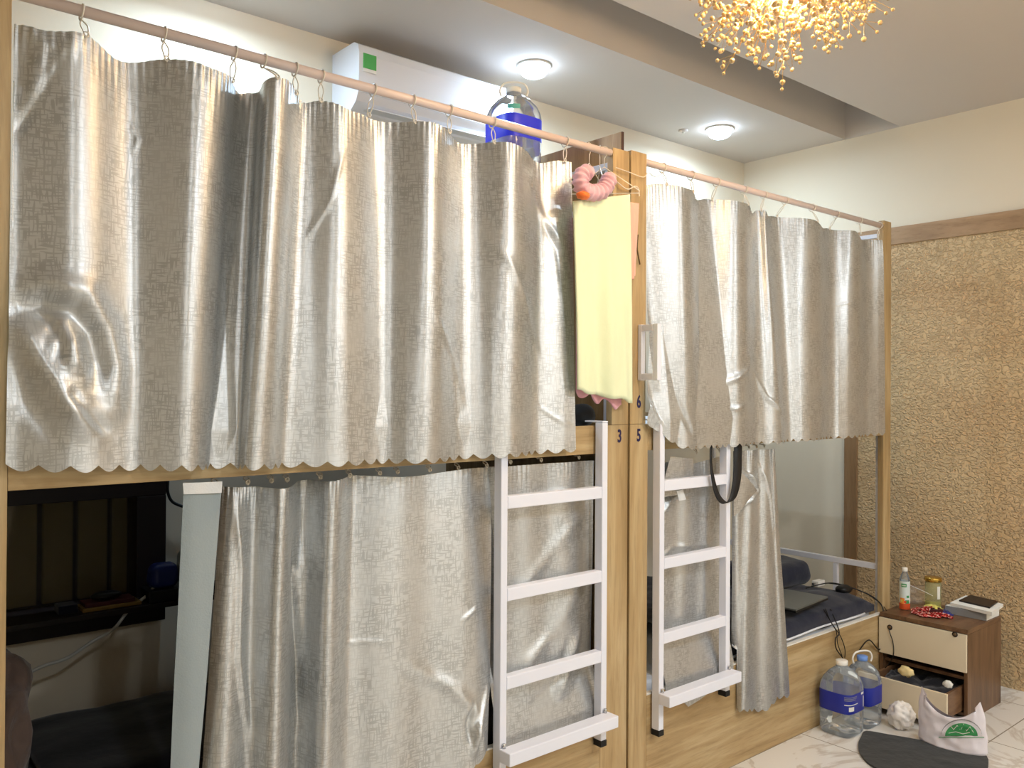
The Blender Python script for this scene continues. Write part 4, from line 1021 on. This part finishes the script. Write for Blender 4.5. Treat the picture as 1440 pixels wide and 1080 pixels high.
# ---------------------------------------------------------------- on the floor
def bag(c, label):
    """knotted-handle carrier bag: two film walls that bulge, with tall handles"""
    c = Vector(c); bm = bmesh.new(); uvl = bm.loops.layers.uv.new('UVMap'); seg = 64; nz = 40; rings = []
    ax = Vector((.10, -.995, 0)).normalized(); ay = Vector((.995, .10, 0))
    for j in range(nz+1):
        t = j/nz; ring_ = []
        for k in range(seg):
            a = 2*math.pi*k/seg; ca, sa = math.cos(a), math.sin(a)
            wx = .145*(1-.06*t); wy = .060*(1-t)**.7*.9+.014
            if t < .06: wx *= .93+t; wy *= .9
            # top edge: low in the middle, handles up at either end
            H = .150+.105*abs(ca)**2.2*(.92 if ca > 0 else 1.0)
            z = H*t
            if abs(ca) > .8 and t > .7: wx *= 1-.10*(t-.7)/.3
            p = c+ax*(wx*ca)+ay*(wy*sa)+Vector((0, 0, z))
            n = noise.noise(Vector((p.x*22, p.y*22, p.z*15)))*.012+noise.noise(Vector((p.x*60, p.y*50, p.z*30)))*.005
            p += (ay*sa+ax*ca*.3)*n*min(1, t*4+.3)
            p += ay*(-.03*t*t)
            p.z = max(p.z, .001)
            ring_.append(bm.verts.new(p))
        rings.append(ring_)
    for j in range(nz):
        for k in range(seg): bm.faces.new((rings[j][k], rings[j][(k+1) % seg], rings[j+1][(k+1) % seg], rings[j+1][k]))
    bm.faces.new(rings[0][::-1])
    return tag(fin('plastic_bag', bm, M['bagfilm'], None, True), label, 'plastic bag'), ax, ay
bc_ = Vector((3.985, -.520, 0))
bg, ax_, ay_ = bag(bc_, 'white plastic carrier bag with a green printed emblem on the floor')
# green half-round emblem on the bag's front
from mathutils.bvhtree import BVHTree
bmt = bmesh.new(); bmt.from_mesh(bg.data); tree = BVHTree.FromBMesh(bmt)
def onbag(u, v, lift=.005):
    d = (Fw+(u-720)/FPX*Rt+(540-v)/FPX*Up).normalized(); h_ = tree.ray_cast(CAM, d)
    return (h_[0]-d*lift) if h_[0] else None
def bagpatch(poly, m, name):
    """fan of small triangles laid on the film"""
    bm = bmesh.new(); n = 10; cx = sum(p[0] for p in poly)/len(poly); cy = sum(p[1] for p in poly)/len(poly)
    rows = []
    for r in range(n+1):
        f = r/n; rows.append([onbag(cx+(u-cx)*f, cy+(v-cy)*f) for u, v in poly])
    vs = [[bm.verts.new(p) if p else None for p in row] for row in rows]
    for r in range(n):
        for k in range(len(poly)):
            q = [vs[r][k], vs[r][(k+1) % len(poly)], vs[r+1][(k+1) % len(poly)], vs[r+1][k]]
            if all(q):
                try: bm.faces.new(q)
                except ValueError: pass
    return fin(name, bm, m, bg, True)
def arc(cx, cy, rx, ry, a0=math.pi, a1=2*math.pi, n=18): return [(cx+rx*math.cos(a0+(a1-a0)*k/n), cy+ry*math.sin(a0+(a1-a0)*k/n)) for k in range(n+1)]
EX, EY = 1352, 1036
bagpatch(arc(EX, EY-1, 23, 18), M['green'], 'emblem_field')
def bagline(poly, wdt, m, name):
    bm = bmesh.new(); prev = None
    for u, v in poly:
        p = onbag(u, v, .0062)
        if p is None: continue
        cur_ = [bm.verts.new(p+Vector((0, 0, wdt))), bm.verts.new(p-Vector((0, 0, wdt)))]
        if prev: bm.faces.new((prev[0], prev[1], cur_[1], cur_[0]))
        prev = cur_
    return fin(name, bm, m, bg)
bagline(arc(EX, EY, 29, 24), .0022, M['greyprint'], 'emblem_arc')
bagline([(EX-32+k*3.2, EY+1) for k in range(21)], .0016, M['green'], 'emblem_baseline')
bagline([(EX-16, 1020), (EX-11, 1026), (EX-6, 1020), (EX-1, 1027), (EX+3, 1018), (EX+7, 1028), (EX+12, 1022), (EX+17, 1030)], .002, M['whitepaper'], 'emblem_script')
bagline([(EX-18, 1031), (EX-8, 1029), (EX+2, 1032), (EX+12, 1030)], .0014, M['whitepaper'], 'emblem_script')
tb = at(1263, 1027, 'z', 0)
tp = blobo('tissue_bag', (tb.x+.03, tb.y+.0, .062), (.052, .058, .064), mat('white_crumpled_film', (238, 232, 224), .45), None, 4, .28, 7, 4, None, 0); tag(tp, 'small knotted white plastic bag of rubbish between bottle and carrier bag', 'plastic bag')
# black mat, half in view
bm = bmesh.new()
out = [at(u, v, 'z', .002) for u, v in ((1218, 1030), (1211, 1038), (1207, 1048), (1209, 1060), (1220, 1074), (1236, 1084), (1262, 1098), (1300, 1112), (1350, 1120), (1386, 1112), (1388, 1090), (1388, 1066), (1360, 1058), (1330, 1050), (1290, 1042), (1250, 1035))]
out = crom([(p.x, p.y, 0) for p in out], 4, True)
A = [bm.verts.new((p.x, p.y, .001)) for p in out]; B = [bm.verts.new((p.x, p.y, .010)) for p in out]
bm.faces.new(A[::-1]); bm.faces.new(B)
for i in range(len(out)): j = (i+1) % len(out); bm.faces.new((A[i], A[j], B[j], B[i]))
bmesh.ops.recalc_face_normals(bm, faces=bm.faces)
M['mat'] = cloth_mat('black_felt', (34, 36, 37), .9, 120, .4)
tag(fin('floor_mat', bm, M['mat']), 'black rounded mat lying on the tiles in front of the carrier bag', 'mat')

# ---------------------------------------------------------------- inside the near lower berth
cableo('charging_cable', [AT(247, 803, 'y', 1.20), AT(236, 806, 'y', 1.20), AT(222, 818, 'y', 1.18), AT(208, 836, 'y', 1.18), AT(182, 857, 'y', 1.16), AT(160, 884, 'y', 1.14), AT(130, 902, 'y', 1.14), AT(95, 925, 'y', 1.12), AT(60, 937, 'y', 1.1), AT(30, 952, 'y', 1.08)], .006, M['cable'], 'white cable looping down inside the near lower berth')
cableo('power_cable', [AT(236, 676, 'y', 1.285), AT(236, 692, 'y', 1.285), AT(243, 706, 'y', 1.285), AT(262, 714, 'y', 1.285)], .006, M['black'], 'black cable curling on the wall beside the dark window')
def atb(u, v, y): return at(u, v, 'y', y)
# shelf made by the window sill
t = boxo('window_shelf', (.45, 1.12, .775), (1.60, 1.268, .793), M['winframe'], None); tag(t, 'dark timber shelf below the window inside the near lower berth', 'shelf')
SZ = .7935
x = atb(112, 850, 1.2).x; t = boxo('book', (x, 1.15, SZ), (x+.20, 1.25, SZ+.012), mat('mustard_cover', (150, 120, 60), .6), None); tag(t, 'mustard book lying at the bottom of the pile on the window shelf', 'book')
t = boxo('book', (x+.01, 1.16, SZ+.0125), (x+.18, 1.245, SZ+.026), mat('maroon_cover', (84, 34, 34), .6), None); tag(t, 'maroon book lying on the mustard book on the window shelf', 'book')
tag(blobo('glasses_case', (x+.09, 1.20, SZ+.042), (.055, .03, .0155), M['black'], None, 3, .1, 4, 3), 'black oval case on top of the books', 'case')
t = boxo('box', (x-.075, 1.17, SZ), (x-.012, 1.24, SZ+.03), M['navy'], None, .003); tag(t, 'small dark blue box left of the books on the shelf', 'box')
x = atb(230, 790, 1.19).x
t = softbox('snack_packet', (x-.055, 1.15, SZ+.045), (x+.05, 1.23, SZ+.14), .03, mat('royal_blue_film', (34, 52, 130), .35), None, .008, 3); tag(t, 'blue plastic packet at the right end of the window shelf', 'packet')
t = softbox('snack_packet', (x+.055, 1.15, SZ+.045), (x+.15, 1.23, SZ+.18), .03, mat('frosted_film', (170, 176, 172), .4), None, .01, 7); tag(t, 'whitish plastic packet beside the blue packet, half behind the curtain', 'packet')
t = boxo('tray', (x-.07, 1.13, SZ), (x+.2, 1.25, SZ+.044), M['black'], None, .004); tag(t, 'black tray under the blue packet on the window shelf', 'tray')
# brown fleece heap at the head of the bed and a dark quilt
bm = bmesh.new(); blob(bm, (.40, .55, .66), (.10, .26, .24), 4, .3, 5, 6)
for v in bm.verts: v.co.x = max(v.co.x, .28); v.co.z = max(v.co.z, .432)
tag(fin('blanket', bm, M['fur'], None, True), 'brown fleece blanket heaped at the left end of the near lower berth', 'blanket')
tag(softbox('quilt', (.56, .50, .4325), (1.9, 1.10, .475), .02, M['darkbed'], None, .02, 8, 4, 20), 'near-black quilt on the near lower berth', 'quilt')
